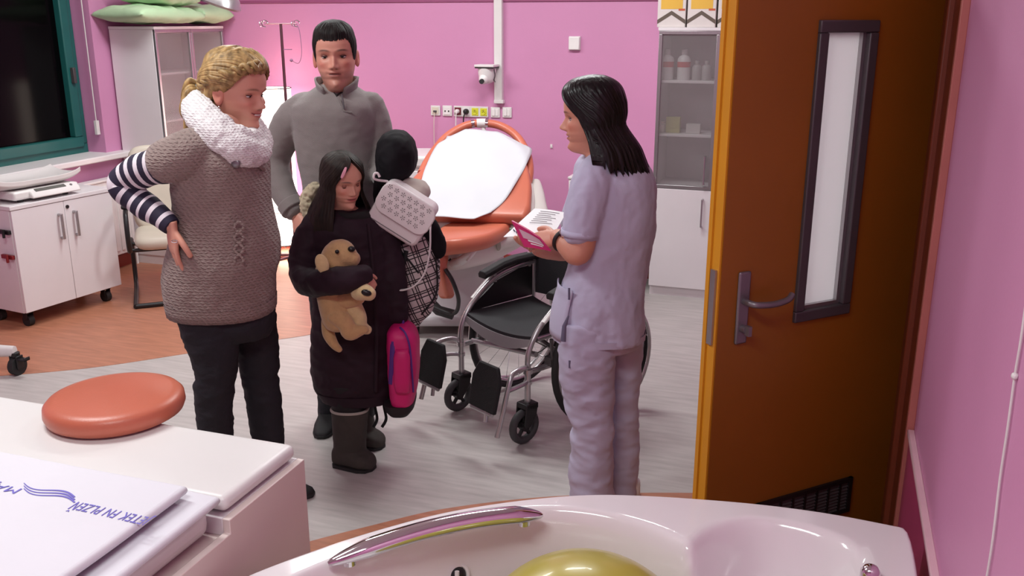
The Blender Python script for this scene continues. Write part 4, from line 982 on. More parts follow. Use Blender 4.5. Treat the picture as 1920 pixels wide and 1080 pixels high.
def head_pt(phi, z, feat=True, fem=0.0, jaw=1.0, smile=0.0, nose=1.0):
    c, s = math.cos(phi), math.sin(phi)
    yf, yb, wd = interp(T_F, z), interp(T_B, z), interp(T_W, z)
    low = smooth((.07 - z) / .07) * smooth((z + .02) / .02)
    wd *= 1 - fem * .06 * smooth((.1 - z) / .08) if z < .1 else 1
    wd *= 1 + (jaw - 1) * smooth((.09 - z) / .06)
    if c >= 0:
        e = .80 + .34 * low                     # jaw slices get pointed
        x = wd * sgp(s, .9 + .1 * low); y = -.006 + (yf + .006) * (c ** e if c > 0 else 0)
        if low > 0: x *= 1 - .33 * low * c ** 1.0
    else:
        x = wd * sgp(s, .94); y = -.006 + (-yb - .006) * (-(abs(c) ** .94))
    if feat and c > 0:
        if .068 < z < .142:
            sg = interp([(.068, .0135), (.078, .0145), (.085, .0120), (.095, .0092), (.12, .0085), (.14, .012)], z)
            y += nose * interp(T_N, z) * math.exp(-(x / sg) ** 2)
        for sx in (-1, 1):
            y -= .0105 * math.exp(-((x - sx * .031) / .0150) ** 2 - ((z - .117) / .0095) ** 2)
            y += .0035 * math.exp(-((x - sx * .030) / .022) ** 2 - ((z - .137) / .006) ** 2)
            k = math.exp(-((x - sx * .046) / .018) ** 2 - ((z - .092) / .014) ** 2); y += (.004 + .004 * smile) * k; x += sx * .002 * k
            y += .004 * math.exp(-((x - sx * .013) / .006) ** 2 - ((z - .080) / .006) ** 2)
            y -= .002 * math.exp(-((x - sx * .026) / .005) ** 2 - ((z - .058 - .004 * smile) / .006) ** 2)
        mw = .020 + .005 * smile; mz = .0555 + smile * .006 * (x / .025) ** 2
        y += .0040 * math.exp(-(x / mw) ** 4 - ((z - mz - .0060) / .0042) ** 2)
        y += .0048 * math.exp(-(x / (mw * .9)) ** 4 - ((z - mz + .0065) / .0048) ** 2)
        y -= .0050 * math.exp(-(x / (mw * 1.15)) ** 4 - ((z - mz) / .0018) ** 2)
        y += .0025 * math.exp(-(x / .014) ** 2 - ((z - .018) / .008) ** 2)
    return V((x, y, z))
def head_color(p, pal, smile=0.0, stub=0.0):
    c = V(pal['skin']); x, y, z = p
    if y > .02:
        mw = .021 + .005 * smile; mz = .0555 + smile * .006 * (x / .025) ** 2
        k = math.exp(-(x / mw) ** 4 - ((z - mz) / .0085) ** 2); c = c.lerp(V(pal['lip']), min(1, k * 1.25))
        if abs(x) < mw * 1.05: k = math.exp(-((z - mz) / .0016) ** 2); c = c.lerp(V(pal['dark']), k * .85)
        for sx in (-1, 1):
            ax_ = abs(x - sx * .032); bz_ = .1375 + .003 * (1 - (ax_ / .018) ** 2)
            k = math.exp(-(ax_ / .0185) ** 4 - ((z - bz_) / .0034) ** 2); c = c.lerp(V(pal['brow']), k * .9)
            k = math.exp(-((x - sx * .031) / .0145) ** 2 - ((z - .116) / .008) ** 2); c = c.lerp(V(pal['lid']), k * .65)
            k = math.exp(-((x - sx * .044) / .016) ** 2 - ((z - .088) / .014) ** 2); c = c.lerp(V(pal['blush']), k * .5)
        k = math.exp(-((abs(x) - .008) / .0042) ** 2 - ((z - .0745) / .003) ** 2); c = c.lerp(V(pal['dark']), k * .8)
    if stub and z < .075 and y > -.02:
        c = c.lerp(V(pal['stub']), stub * smooth((.075 - z) / .03))
    return c
def head_build(M, pal, nz=112, npi=150, **kw):
    stub = kw.pop('stub', 0.0); vs_, cs_, fs_ = [], [], []
    zs = [-.06 + .2905 * (1 - (1 - k / nz) ** 1.15) for k in range(nz + 1)]
    for z in zs:
        for i in range(npi):
            a = 2 * PI * i / npi; a = a - .32 * math.sin(a) * 1.0       # denser at the face
            p = head_pt(a, min(z, .2304), **kw); vs_.append(M @ p); cs_.append(head_color(p, pal, kw.get('smile', 0), stub))
    for k in range(nz):
        for i in range(npi):
            j = (i + 1) % npi; fs_.append((k * npi + i, k * npi + j, (k + 1) * npi + j, (k + 1) * npi + i))
    # ears
    for sx in (-1, 1):
        nu, nv = 18, 14; o = len(vs_)
        for k in range(nv + 1):
            th = PI * (k + .05) / (nv + .1)
            for i in range(nu):
                ph = 2 * PI * i / nu
                lx, ly, lz = math.sin(th) * math.cos(ph), math.sin(th) * math.sin(ph), -math.cos(th)
                wdt = .018 * (1 + .35 * lz)
                rim = .006 + .004 * math.hypot(ly, lz)
                concave = -.005 * math.exp(-((ly * .9) ** 2 + (lz - .1) ** 2) / .18) if lx * sx > 0 else 0
                q = V((sx * (.074 + concave) + lx * rim + sx * .010 * (-ly * .5 + .3), -.012 + ly * wdt - .004 * lz, .102 + lz * .031))
                vs_.append(M @ q); cs_.append(V(pal['skin']).lerp(V(pal['blush']), .35))
        for k in range(nv):
            for i in range(nu): fs_.append((o + k * nu + i, o + k * nu + (i + 1) % nu, o + (k + 1) * nu + (i + 1) % nu, o + (k + 1) * nu + i))
    return vs_, fs_, cs_
SKIN = bpy.data.materials.new('skin'); SKIN.use_nodes = True
_n = SKIN.node_tree; _b = _n.nodes['Principled BSDF']; _a = _n.nodes.new('ShaderNodeAttribute'); _a.attribute_name = 'Col'
_nz = _n.nodes.new('ShaderNodeTexNoise'); _nz.inputs['Scale'].default_value = 180
_bp = _n.nodes.new('ShaderNodeBump'); _bp.inputs['Strength'].default_value = .08; _bp.inputs['Distance'].default_value = .004
_n.links.new(_nz.outputs['Fac'], _bp.inputs['Height']); _n.links.new(_bp.outputs[0], _b.inputs['Normal'])
_n.links.new(_a.outputs['Color'], _b.inputs['Base Color']); _b.inputs['Roughness'].default_value = .48
_b.inputs['Subsurface Weight'].default_value = .12; _b.inputs['Subsurface Radius'].default_value = (.012, .005, .003)
def body_object(pieces, pal, parent):
    """pieces: list of (verts, faces, colours or None) joined into one skin mesh"""
    V_, F_, C_ = [], [], []
    for vs_, fs_, cs_ in pieces:
        o = len(V_); V_ += [tuple(p) for p in vs_]; F_ += [tuple(i + o for i in f) for f in fs_]
        C_ += [tuple(c) for c in (cs_ or [pal['skin']] * len(vs_))]
    me = bpy.data.meshes.new('body'); me.from_pydata(V_, [], F_)
    bm = bmesh.new(); bm.from_mesh(me); bmesh.ops.recalc_face_normals(bm, faces=bm.faces); bm.to_mesh(me); bm.free()
    at_ = me.color_attributes.new('Col', 'FLOAT_COLOR', 'POINT')
    at_.data.foreach_set('color', [x for c in C_ for x in (c[0], c[1], c[2], 1.0)])
    return link('body', me, SKIN, parent, smooth='all', world=True)
EYEW = mat('eye_white', (214, 204, 200), .15, vary=.02); IRIS = mat('iris_dark', (40, 26, 20), .1, vary=.1)
LIDM = {}
def eyes(M, pal, parent, look=0.0, closed=False, down=0.0, key='a', sides=(-1, 1)):
    if key not in LIDM: LIDM[key] = mat('eyelid_' + key, tuple(pal['lid']), .5, vary=.03)
    for sx in sides:
        c = V((sx * .031, .0668, .117)); R_ = .0125
        Rz = Matrix.Rotation(look, 3, 'Z') @ Matrix.Rotation(-down, 3, 'X')
        def ball_(r, lo, hi, fl=1.0, mi=0, mb=None, axis='Y'):
            mb = mb or MB(); rings = []
            for k in range(11):
                th = lo + (hi - lo) * k / 10
                rings.append([c + Rz @ V((r * math.sin(th) * math.cos(2 * PI * i / 18), r * math.cos(th), r * math.sin(th) * math.sin(2 * PI * i / 18))) for i in range(18)])
            return mb.loft([[M @ p for p in rg] for rg in rings], mi)
        e = ball_(R_, .42, 2.6); ball_(R_ + .0002, .02, .46, mb=e, mi=1)
        eo = obj('eye', e, [EYEW, IRIS], parent, world=True)
        # lids: two skin caps leaving a slit
        lm = MB(); rl = R_ + .0011
        for lo_, hi_ in (((.10, 1.3), (-1.3, -.36)) if not closed else ((-.55, 1.3), (-1.3, -.58))):
            rings = []
            for k in range(9):
                el = lo_ + (hi_ - lo_) * k / 8 if lo_ > -1 else lo_ + (hi_ - lo_) * k / 8
                rings.append([M @ (c + V((rl * math.cos(el) * math.sin(az), rl * math.cos(el) * math.cos(az), rl * math.sin(el)))) for az in [-1.35 + 2.7 * i / 16 for i in range(17)]])
            lm.loft(rings, closed=False, cap=False)
            if (not closed and lo_ == .10) or (closed and lo_ == -.55):
                lash = [M @ (c + V(((rl + .0012) * math.cos(lo_) * math.sin(az), (rl + .0012) * math.cos(lo_) * math.cos(az), (rl + .0012) * math.sin(lo_)))) for az in [-1.2 + 2.4 * i / 12 for i in range(13)]]
        lo2 = obj('eyelid', lm, LIDM[key], parent, world=True, smooth='all')
        obj('eyelash', MB().tube(lash, .0011, 6), mat('lash_black', (16, 12, 11), .6), lo2, world=True)
def headM(px, py, yc, f, s=1.0, roll=0.0, pitch=0.0):
    """head frame: centre of the head (local 0,0,.115) at that place, face along f"""
    f = V(f).normalized(); f = (f + UP * math.tan(pitch)).normalized()
    x = f.cross(UP).normalized(); u = x.cross(f).normalized()       # x = person's right ; local +x -> right
    R_ = Matrix.Rotation(roll, 3, f); x = R_ @ x; u = R_ @ u
    c = at(px, py, yc)
    return frameM(c, x * s, f * s, u * s) @ Matrix.Translation((0, 0, -.115))
def hand(wrist, d, nrm, thumb, curl=(.5, .5, .5, .5), s=1.0, tcurl=.4, spread=.06, voxel=.0032):
    """d: along the fingers, nrm: out of the back of the hand, thumb: towards the thumb side"""
    wrist = V(wrist); d = V(d).normalized(); nrm = V(nrm); nrm = (nrm - d * nrm.dot(d)).normalized(); t = nrm.cross(d)
    if t.dot(V(thumb)) < 0: t = -t
    mb = MB()
    rings = []
    for k, (l, w_, h_) in enumerate(((-.02, .024, .018), (.0, .026, .018), (.025, .034, .0165), (.05, .040, .0150), (.075, .0405, .0125), (.092, .037, .0095))):
        rings.append([wrist + d * l * s + t * (w_ * s * math.cos(a)) + nrm * (h_ * s * math.sin(a)) for a in [2 * PI * i / 20 for i in range(20)]])
    mb.loft(rings)
    for k, (off, L_, st, r_) in enumerate(((.028, .072, .088, .0088), (.0095, .081, .091, .0090), (-.0095, .075, .088, .0086), (-.027, .058, .080, .0078))):
        p = wrist + (d * (st - .02) + t * off) * s; dd = (d + t * (spread * off / .03)).normalized(); path = [p]
        ax_ = dd.cross(nrm).normalized()
        ang = 0.0
        for seg, fr in enumerate((.02 / max(L_, .001), .46, .30, .24)):
            if seg: ang += curl[k] * (1.0, 1.15, .7)[seg - 1]
            v = Matrix.Rotation(-ang, 3, ax_) @ dd
            if v.dot(nrm) > 1e-6 and ang > 0: v = Matrix.Rotation(ang, 3, ax_) @ dd
            p = p + v * (L_ * fr * s if seg else .02 * s); path.append(p)
        pp = spline(path, 4); n_ = len(pp)
        mb.tube(pp + [pp[-1] + (pp[-1] - pp[-2]).normalized() * r_ * .5 * s], [r_ * s * (1 - .18 * i / n_) for i in range(n_)] + [r_ * .45 * s], 12)
    p = wrist + (d * .022 + t * .022 - nrm * .004) * s
    v = (d * .70 + t * .72 - nrm * .25).normalized(); path = [p]; 
    for L_, b_ in ((.040, 0), (.030, tcurl), (.025, tcurl)):
        v = (v + d * b_ * .8 - nrm * b_ * .4 - t * b_ * .5).normalized(); p = p + v * L_ * s; path.append(p)
    pp = spline(path, 4); n_ = len(pp)
    mb.tube(pp + [pp[-1] + (pp[-1] - pp[-2]).normalized() * .005 * s], [.0125 * s * (1 - .25 * i / n_) for i in range(n_)] + [.005 * s], 12)
    me = fuse(mb, voxel, 2); r = raw(me); bpy.data.meshes.remove(me); return (r[0], r[1], None)
def fused_piece(mb, voxel=.010, it=6):
    me = fuse(mb, voxel, it); r = raw(me); bpy.data.meshes.remove(me); return (r[0], r[1], None)
def garment(name, mb, m, parent, voxel=.007, it=8, wr=None, multi=None):
    me = fuse(mb, voxel, it, name)
    if wr:
        for w_ in (wr if isinstance(wr, list) else [wr]): wrinkle(me, *w_)
    return link(name, me, m, parent, smooth='all', world=True)
# ---- hair
def rimmed(name, vs_, inner, fs_, m, parent, weld=None):
    """shell with its open edges turned inwards"""
    me = bpy.data.meshes.new(name); me.from_pydata([tuple(p) for p in vs_], [], fs_)
    bm = bmesh.new(); bm.from_mesh(me); ly = bm.verts.layers.int.new('src'); bm.verts.ensure_lookup_table()
    for i, v in enumerate(bm.verts): v[ly] = i
    if weld: bmesh.ops.remove_doubles(bm, verts=[bm.verts[i] for i in weld], dist=.02)
    bmesh.ops.delete(bm, geom=[v for v in bm.verts if not v.link_faces], context='VERTS')
    bmesh.ops.recalc_face_normals(bm, faces=bm.faces)
    ed = [e for e in bm.edges if len(e.link_faces) == 1]; dup = {}
    def inn(v):
        if v not in dup: dup[v] = bm.verts.new(inner[v[ly]])
        return dup[v]
    for e in ed:
        a, b = e.verts
        try: bm.faces.new((a, b, inn(b), inn(a)))
        except ValueError: pass
    bm.to_mesh(me); bm.free()
    return link(name, me, m, parent, smooth='all', world=True)
def hair_mat(name, c0, c1, scale=90, rough=.4, stretch=(1, 1, .06)):
    m = mat(name, c0, rough, vary=0.0); nt = m.node_tree
    r = [n for n in nt.nodes if n.type == 'VALTORGB'][0]; r.color_ramp.elements[0].color = (*lin(c0), 1); r.color_ramp.elements[1].color = (*lin(c1), 1)
    n = [n for n in nt.nodes if n.type == 'TEX_NOISE'][0]; n.inputs['Scale'].default_value = scale
    mp = [n for n in nt.nodes if n.type == 'MAPPING'][0]; mp.inputs['Scale'].default_value = stretch
    b = nt.nodes['Principled BSDF']; b.inputs['Specular IOR Level'].default_value = .28
    bp = nt.nodes.new('ShaderNodeBump'); bp.inputs['Strength'].default_value = .5; bp.inputs['Distance'].default_value = .004
    nt.links.new(n.outputs['Fac'], bp.inputs['Height']); nt.links.new(bp.outputs[0], b.inputs['Normal'])
    return m
def hair_cap(M, off, line, parent, m, name='hair', npi=180, nz=90, zlo=-.02, groove=.0012, thick=.006, gf=60, jag=.003):
    vs_, inner, keep = [], [], []
    zs = [zlo + (.2303 - zlo) * (1 - (1 - k / nz) ** 1.5) for k in range(nz + 1)]
    for z in zs:
        for i in range(npi):
            a = 2 * PI * i / npi; p = head_pt(a, z, feat=False); d = (p - V((0, -.004, min(z, .14)))).normalized()
            an = a if a <= PI else a - 2 * PI
            g = groove * noise.noise(V((math.sin(a) * gf * .12, math.cos(a) * gf * .12, z * 18))) * smooth((.229 - z) / .01)
            ln = line(abs(an)) + jag * noise.noise(V((an * 16, 2.2, 7.7))) + jag * .7 * noise.noise(V((an * 41, 5.2, 1.7)))
            o_ = .0015 + (off(an, z) - .0015) * smooth((z - ln) / .022)
            vs_.append(M @ (p + d * (o_ + g))); inner.append(M @ (p - d * .003)); keep.append(z > ln)
    fs_ = []
    for k in range(nz):
        for i in range(npi):
            j = (i + 1) % npi; q = (k * npi + i, k * npi + j, (k + 1) * npi + j, (k + 1) * npi + i)
            if all(keep[x] for x in q): fs_.append(q)
    return rimmed(name, vs_, inner, fs_, m, parent, range(nz * npi, (nz + 1) * npi))
def hair_long(M, phi0, zend, off, hang, parent, m, name='hair', npi=260, nt=70, thick=.012, zc=.085, seed=0.0, rag=.02, groove=.0035):
    """curtain of straight hair: phi0(z) opening around the face, hang(phi, drop) -> local offset below zc"""
    vs_, fs_, inner = [], [], []
    for k in range(nt + 1):
        t = k / nt
        for i in range(npi + 1):
            u = i / npi
            ze = zend(u) + rag * noise.noise(V((u * 40 + seed, 0, 1.7))) + rag * .6 * noise.noise(V((u * 110, seed, .3)))
            z = .2303 + (ze - .2303) * (t ** 1.25)
            p0 = phi0(z); a = p0 + (2 * PI - 2 * p0) * u
            zz = max(z, zc); p = head_pt(a, zz, feat=False)
            d = (p - V((0, -.004, min(zz, .13)))).normalized()
            g = groove * (noise.noise(V((u * 34 + seed, t * 1.6, 0))) + .6 * noise.noise(V((u * 90, t * 2.2, seed)))) * min(1, t * 4)
            p = p + d * (off(a, zz) + g); q = p - d * thick
            if z < zc:
                p.z = z; p = p + hang(a, zc - z); q = p - V((d.x, d.y, 0)).normalized() * thick
            vs_.append(M @ p); inner.append(M @ q)
    n = npi + 1
    for k in range(nt):
        for i in range(npi): fs_.append((k * n + i, k * n + i + 1, (k + 1) * n + i + 1, (k + 1) * n + i))
    return rimmed(name, vs_, inner, fs_, m, parent, range(n))
def person(label, foot, group=None): return thing('person', label, 'person', (foot.x, foot.y, 0))
def shoe(name, heel, toe, m, parent, w=.045, h=.07, ank=.04, sole=None):
    heel, toe = V(heel), V(toe); d = (toe - heel); L_ = d.length; d.normalize(); s_ = V((-d.y, d.x, 0)); rings = []
    for u, ww, hh in ((0, .55, .8), (.04, .75, .95), (.15, .85, 1.0), (.32, .85, 1.0), (.48, .9, .72), (.65, 1.0, .52), (.82, .92, .42), (.95, .65, .32), (1.0, .35, .2)):
        c = heel + d * L_ * u
        rings.append([c + s_ * (w * ww * sgp(math.cos(a), .75)) + UP * (h * hh * .5 * (1 + sgp(math.sin(a), .75)) + .003) for a in [2 * PI * i / 24 for i in range(24)]])
    o = obj(name, MB().loft(rings), m, parent, world=True, smooth='all')
    so_ = []
    for z in (.0015, .016):
        so_.append([r + s_ * 0 for r in []])
    pts = []
    for sgn in (1, -1):
        seq = [(0, .5), (.04, .78), (.15, .9), (.48, .94), (.65, 1.04), (.82, .97), (.95, .7), (1.01, .3)]
        for u, ww in (seq if sgn == 1 else reversed(seq)): pts.append(heel + d * L_ * u + s_ * (w * ww * sgn))
    obj('sole', MB().loft([[p + UP * .0015 for p in pts], [p + UP * .016 for p in pts]]), sole or RUBBER, o, world=True, bevel=.003)
    return o
# ================================================================ pregnant woman
def L3(c): return V(lin(c))
PALW = dict(skin=L3((214, 154, 132)), lip=L3((172, 74, 74)), dark=L3((70, 30, 28)), brow=L3((110, 76, 52)), lid=L3((160, 100, 84)), blush=L3((212, 118, 104)), stub=L3((150, 110, 95)))
WY = 3.22
wom = person('pregnant woman in brown knitted tunic, white loop scarf and striped sleeves, hand on hip', at(450, 900, WY))
tun = [(246, 392, 468, .07, WY), (258, 362, 484, .13, WY), (275, 342, 494, .175, WY), (300, 334, 498, .195, WY), (340, 330, 501, .19, WY), (380, 332, 503, .18, WY), (420, 330, 513, .18, WY), (455, 322, 521, .185, WY), (485, 315, 521, .19, WY), (520, 313, 512, .19, WY), (550, 316, 512, .185, WY), (580, 323, 512, .18, WY)]
HW = headM(443, 172, WY + .01, RGT * .92 - FWD * .36, 1.03, roll=-.02, pitch=-.16)
p_ = []
hb = head_build(HW, PALW, smile=1.0, fem=1.0)
p_.append(hb)
mb = MB()
mb.loft(ptable(tun, 12, 28, shrink=.86))
ptube(mb, [(440, 215, WY, 30), (425, 262, WY, 32), (415, 300, WY, 40)])
# right arm (near): shoulder, elbow out to the left, wrist at the hip
WARM = [(368, 285, WY - .15, 40), (318, 305, WY - .16, 38), (262, 322, WY - .12, 32), (232, 345, WY - .10, 29), (262, 378, WY - .12, 27), (300, 405, WY - .15, 22), (322, 425, WY - .17, 17)]
ptube(mb, WARM, shrink=.8)
ptube(mb, [(455, 290, WY + .16, 34), (470, 380, WY + .22, 26), (500, 440, WY + .16, 20), (510, 470, WY + .12, 14)], shrink=.85)
NL = [(585, 330, 446, .085, WY - .085), (620, 342, 448, .085, WY - .085), (650, 354, 446, .08, WY - .085), (690, 368, 443, .072, WY - .085), (705, 370, 440, .07, WY - .085), (720, 366, 437, .07, WY - .085), (760, 369, 435, .066, WY - .08), (820, 374, 434, .062, WY - .08), (880, 380, 436, .06, WY - .08), (935, 378, 440, .062, WY - .08)]
FL = [(570, 428, 512, .085, WY + .07), (620, 440, 516, .085, WY + .07), (660, 446, 520, .08, WY + .07), (690, 451, 521, .072, WY + .07), (702, 456, 517, .07, WY + .07), (720, 458, 521, .07, WY + .07), (760, 466, 526, .066, WY + .07), (820, 474, 530, .062, WY + .07), (870, 478, 532, .06, WY + .07), (905, 480, 536, .062, WY + .07)]
mb.loft(ptable(NL, 16, 20, shrink=.8)); mb.loft(ptable(FL, 16, 20, shrink=.8))
p_.append(fused_piece(mb, .011, 5))
p_.append(hand(at(322, 424, WY - .17), at(326, 470, WY - .165) - at(322, 424, WY - .17), -RGT * .75 - FWD * .6, -FWD * .5 + RGT * .8, (.15, .15, .2, .25), .98))
p_.append(hand(at(510, 468, WY + .12), UP * -.5 + RGT * .1 - FWD * .8, RGT, UP, (.3, .3, .3, .3), .95))
body_object(p_, PALW, wom)
eyes(HW, PALW, wom, look=.1, down=.25, key='w')
# open smile: teeth
obj('teeth', MB().ball(HW @ V((0, .0915, .0555)), .0028, 12, 8, M=HW.to_3x3().to_4x4() @ Matrix.Diagonal((7.0, 1.6, 1.4, 1))), mat('teeth', (226, 214, 206), .3), wom, world=True, smooth='all')
# knitted tunic
KNIT = mat('brown_knit', (140, 122, 116), .85, vary=.05, vscale=20, sheen=.15)
def knit(m, sx, sz_, amt=.9):
    n, l, b = nodes(m); tc = n.new('ShaderNodeTexCoord')
    w1 = n.new('ShaderNodeTexWave'); w1.bands_direction = 'Z'; w1.inputs['Scale'].default_value = sz_; w1.inputs['Distortion'].default_value = 3.5; w1.inputs['Detail'].default_value = 1; w1.inputs['Detail Scale'].default_value = 3
    w2 = n.new('ShaderNodeTexWave'); w2.bands_direction = 'DIAGONAL'; w2.inputs['Scale'].default_value = sx; w2.inputs['Distortion'].default_value = 2
    mx = n.new('ShaderNodeMath'); mx.operation = 'MULTIPLY'
    l.new(tc.outputs['Object'], w1.inputs['Vector']); l.new(tc.outputs['Object'], w2.inputs['Vector'])
    l.new(w1.outputs['Fac'], mx.inputs[0]); l.new(w2.outputs['Fac'], mx.inputs[1])
    bp = n.new('ShaderNodeBump'); bp.inputs['Strength'].default_value = amt; bp.inputs['Distance'].default_value = .006
    l.new(mx.outputs[0], bp.inputs['Height']); l.new(bp.outputs[0], b.inputs['Normal'])
knit(KNIT, 26, 30, .7)
mb = MB(); mb.loft(ptable(tun, 6, 44))
ptube(mb, [(372, 282, WY - .12, 44), (345, 292, WY - .155, 44), (322, 300, WY - .16, 42), (312, 304, WY - .158, 41)], n=24)
ptube(mb, [(455, 288, WY + .13, 36), (465, 330, WY + .18, 32)], n=20)
tn = garment('knitted_tunic', mb, KNIT, wom, .0065, 10, [(.006, 9, 3.0, (1, 1, .7)), (.002, 30, 1.0)])
mb = MB()
rr_ = ptable(tun, 6, 60)
hem = rr_[-1]; hemu = rr_[-5]
def jit(ring, k): return [p + (p - sum(ring, V()) / len(ring)).normalized() * (.004 + .0022 * (i % 2)) for i, p in enumerate(ring)]
obj('hem_rib', MB().loft([jit(hemu, 0), jit(rr_[-3], 0), jit(hem, 0), [p + UP * .002 for p in ptable(tun, 6, 60, shrink=.97)[-1]]], cap=False), KNIT, tn, world=True, smooth='all')
# cable panel on the belly
for s_ in (0, 1):
    pts = [at(448 + 9 * math.sin(k * .9 + s_ * PI), 415 + k * 6, WY - .179) for k in range(14)]
    obj('cable_stitch', MB().tube(pts, .0042, 8, flat=.35), KNIT, tn, world=True)
# sleeve band edge
e_ = at(318, 301, WY - .158); e2 = at(352, 314, WY - .158)
# striped sleeve, rings alternate
NAVY = mat('navy_jersey', (34, 28, 52), .8, vary=.08); STRW = mat('white_jersey', (222, 214, 220), .8, vary=.03)
P_ = [at(x, y, yc) for x, y, yc, r in WARM[1:]]; R_ = [sz(r, y, yc) for x, y, yc, r in WARM[1:]]
path = spline(P_, 18); rr = [interp([(i, r) for i, r in enumerate(R_)], k / 18) for k in range(len(path))]
cum = [0.0]
for k in range(1, len(path)): cum.append(cum[-1] + (path[k] - path[k - 1]).length)
def finger(t): return 1 + .035 * math.sin(t * 60) + .03 * noise.noise(V((t * 12, 1, 2)))
sm_ = MB(); sm_.tube(path, [r * finger(c) for r, c in zip(rr, cum)], 26)
sm_.mi = []
nring = len(path)
for k in range(nring - 1):
    ph = (cum[k] / .041) % 1.0
    sm_.mi += [1 if ph < .36 else 0] * 26
sm_.mi += [0, 0]
sl = obj('striped_sleeve', sm_, [NAVY, STRW], wom, world=True, smooth='all')
sl['label'] = 'navy sleeve with white stripes'
# scarf
SCARF = mat('white_fluffy_knit', (226, 222, 222), .95, vary=.05, vscale=60, sheen=.3); knit(SCARF, 34, 40, .55)
sc = [(366, 203, WY + .0, 24), (385, 232, WY - .11, 26), (420, 262, WY - .155, 27), (455, 283, WY - .14, 27), (481, 284, WY - .03, 25), (484, 258, WY + .09, 24), (460, 232, WY + .15, 24), (415, 208, WY + .15, 24), (380, 195, WY + .10, 24)]
Pc = [at(x, y, yc) for x, y, yc, r in sc]; pc = spline(Pc, 8, closed=True)
rc_ = [sz(interp([(i, q[3]) for i, q in enumerate(sc + [sc[0]])], k / 8), 240, WY) * (1 + .10 * noise.noise(V((k * .3, 0, 5)))) for k in range(len(pc))]
mb = MB().tube(pc, rc_, 20, closed=True)
sc2 = [p + V((0, 0, .035)) - (p - sum(Pc, V()) / len(Pc)) * .12 for p in pc]
mb.tube(sc2, [r * .75 for r in rc_], 18, closed=True)
garment('loop_scarf', mb, SCARF, wom, .006, 4, [(.006, 25, 2.0), (.003, 70, 4.0)])
o = obj('brooch', MB().ball(at(442, 306, WY - .185), .017, 16, 12, M=Matrix.Diagonal((1, .5, 1, 1))), STEEL, wom, world=True, smooth='all')
obj('collar_flap', MB().tube([at(470, 298, WY - .15), at(494, 312, WY - .05), at(499, 318, WY + .03)], [.010, .016, .008], 10, flat=.5), KNIT, wom, world=True)
obj('earring', MB().ball(HW @ V((.080, -.004, .068)), .004, 10, 8), CHROME, wom, world=True)
obj('ring', MB().tube([at(328, 452, WY - .20) + RGT * .010 * math.cos(a) + UP * .004 * math.sin(a) - FWD * .004 for a in [2 * PI * i / 14 for i in range(14)]], .0016, 6, closed=True), CHROME, wom, world=True)
# trousers and shoes
JEAN = mat('dark_navy_denim', (24, 23, 32), .8, vary=.1, bump=.15, bscale=200)
mb = MB(); mb.loft(ptable(NL, 6, 28)); mb.loft(ptable(FL, 6, 28))
mb.loft(ptable([(545, 335, 500, .13, WY), (570, 336, 510, .15, WY), (600, 340, 512, .15, WY - .01), (625, 360, 508, .12, WY - .01)], 6, 28))
garment('trousers', mb, JEAN, wom, .0065, 6, [(.006, 10, 7.0, (1, 1, 1.8)), (.0035, 24, 3.0, (.8, .8, 1.6))])
BLSH = mat('black_suede', (22, 20, 22), .75, vary=.1)
hz = at(495, 905, WY + .07); hz.z = 0; tz_ = atz(578, 934); 
shoe('shoe', hz - RGT * .05, hz + RGT * .20 - FWD * .03, BLSH, wom, .046, .085)
hz2 = at(405, 935, WY - .08); hz2.z = 0
shoe('shoe', hz2 - RGT * .06, hz2 + RGT * .19 - FWD * .06, BLSH, wom, .046, .085)
# hair: swept back, braid along the side, tied at the nape
BLOND = hair_mat('blond_hair', (112, 88, 54), (190, 156, 104), 60, .45, (1, 1, .5))
def wline(f):
    return interp([(0, .188), (.6, .185), (1.0, .170), (1.25, .138), (1.45, .118), (1.75, .10), (1.95, .055), (2.3, .035), (3.2, .03)], f)
hair_cap(HW, lambda a, z: .010 + .014 * smooth((abs(a) - .7) / 1.2) + .012 * smooth((z - .17) / .04), wline, wom, BLOND, 'hair', groove=.004)
def hsurf(a, z, o):
    p = head_pt(a, z, feat=False); d = (p - V((0, -.004, min(z, .13)))).normalized(); return HW @ (p + d * o)
strands = MB()
for k in range(60):
    a0 = -1.25 + 2.5 * k / 59; z0 = interp([(0, .196), (.7, .190), (1.25, .145)], abs(a0))
    pts = []
    for j in range(11):
        t = j / 10
        a = a0 + (math.copysign(PI * .93, a0 if abs(a0) > .01 else 1) - a0) * t ** 1.15
        z = z0 + (.103 - z0) * t + .075 * math.sin(PI * t) * (1 - abs(a0) / 1.6)
        pts.append(hsurf(a, min(z, .229), .014 + .016 * math.sin(PI * t) + .002 * math.sin(k * 2.1)))
    strands.tube(spline(pts, 2), [.003 + .0045 * math.sin(PI * (.12 + .8 * i / 20)) for i in range(21)], 7)
obj('hair_strands', strands, BLOND, wom, world=True, smooth='all')
for s_ in (0, 1):
    pts = []
    for j in range(60):
        t = j / 59; a = .25 + 2.35 * t; z = interp([(0, .206), (.35, .186), (.7, .142), (1, .108)], t); ph = t * 26 + s_ * PI
        pts.append(hsurf(a, z + .008 * math.sin(ph), .024 + .006 * math.cos(ph)))
    obj('braid', MB().tube(pts, [.004 + .0065 * math.sin(PI * min(1, .15 + t_ / 59 * .75)) for t_ in range(60)], 10), BLOND, wom, world=True, smooth='all')
kn = hsurf(PI * .95, .10, .03)
pt = MB()
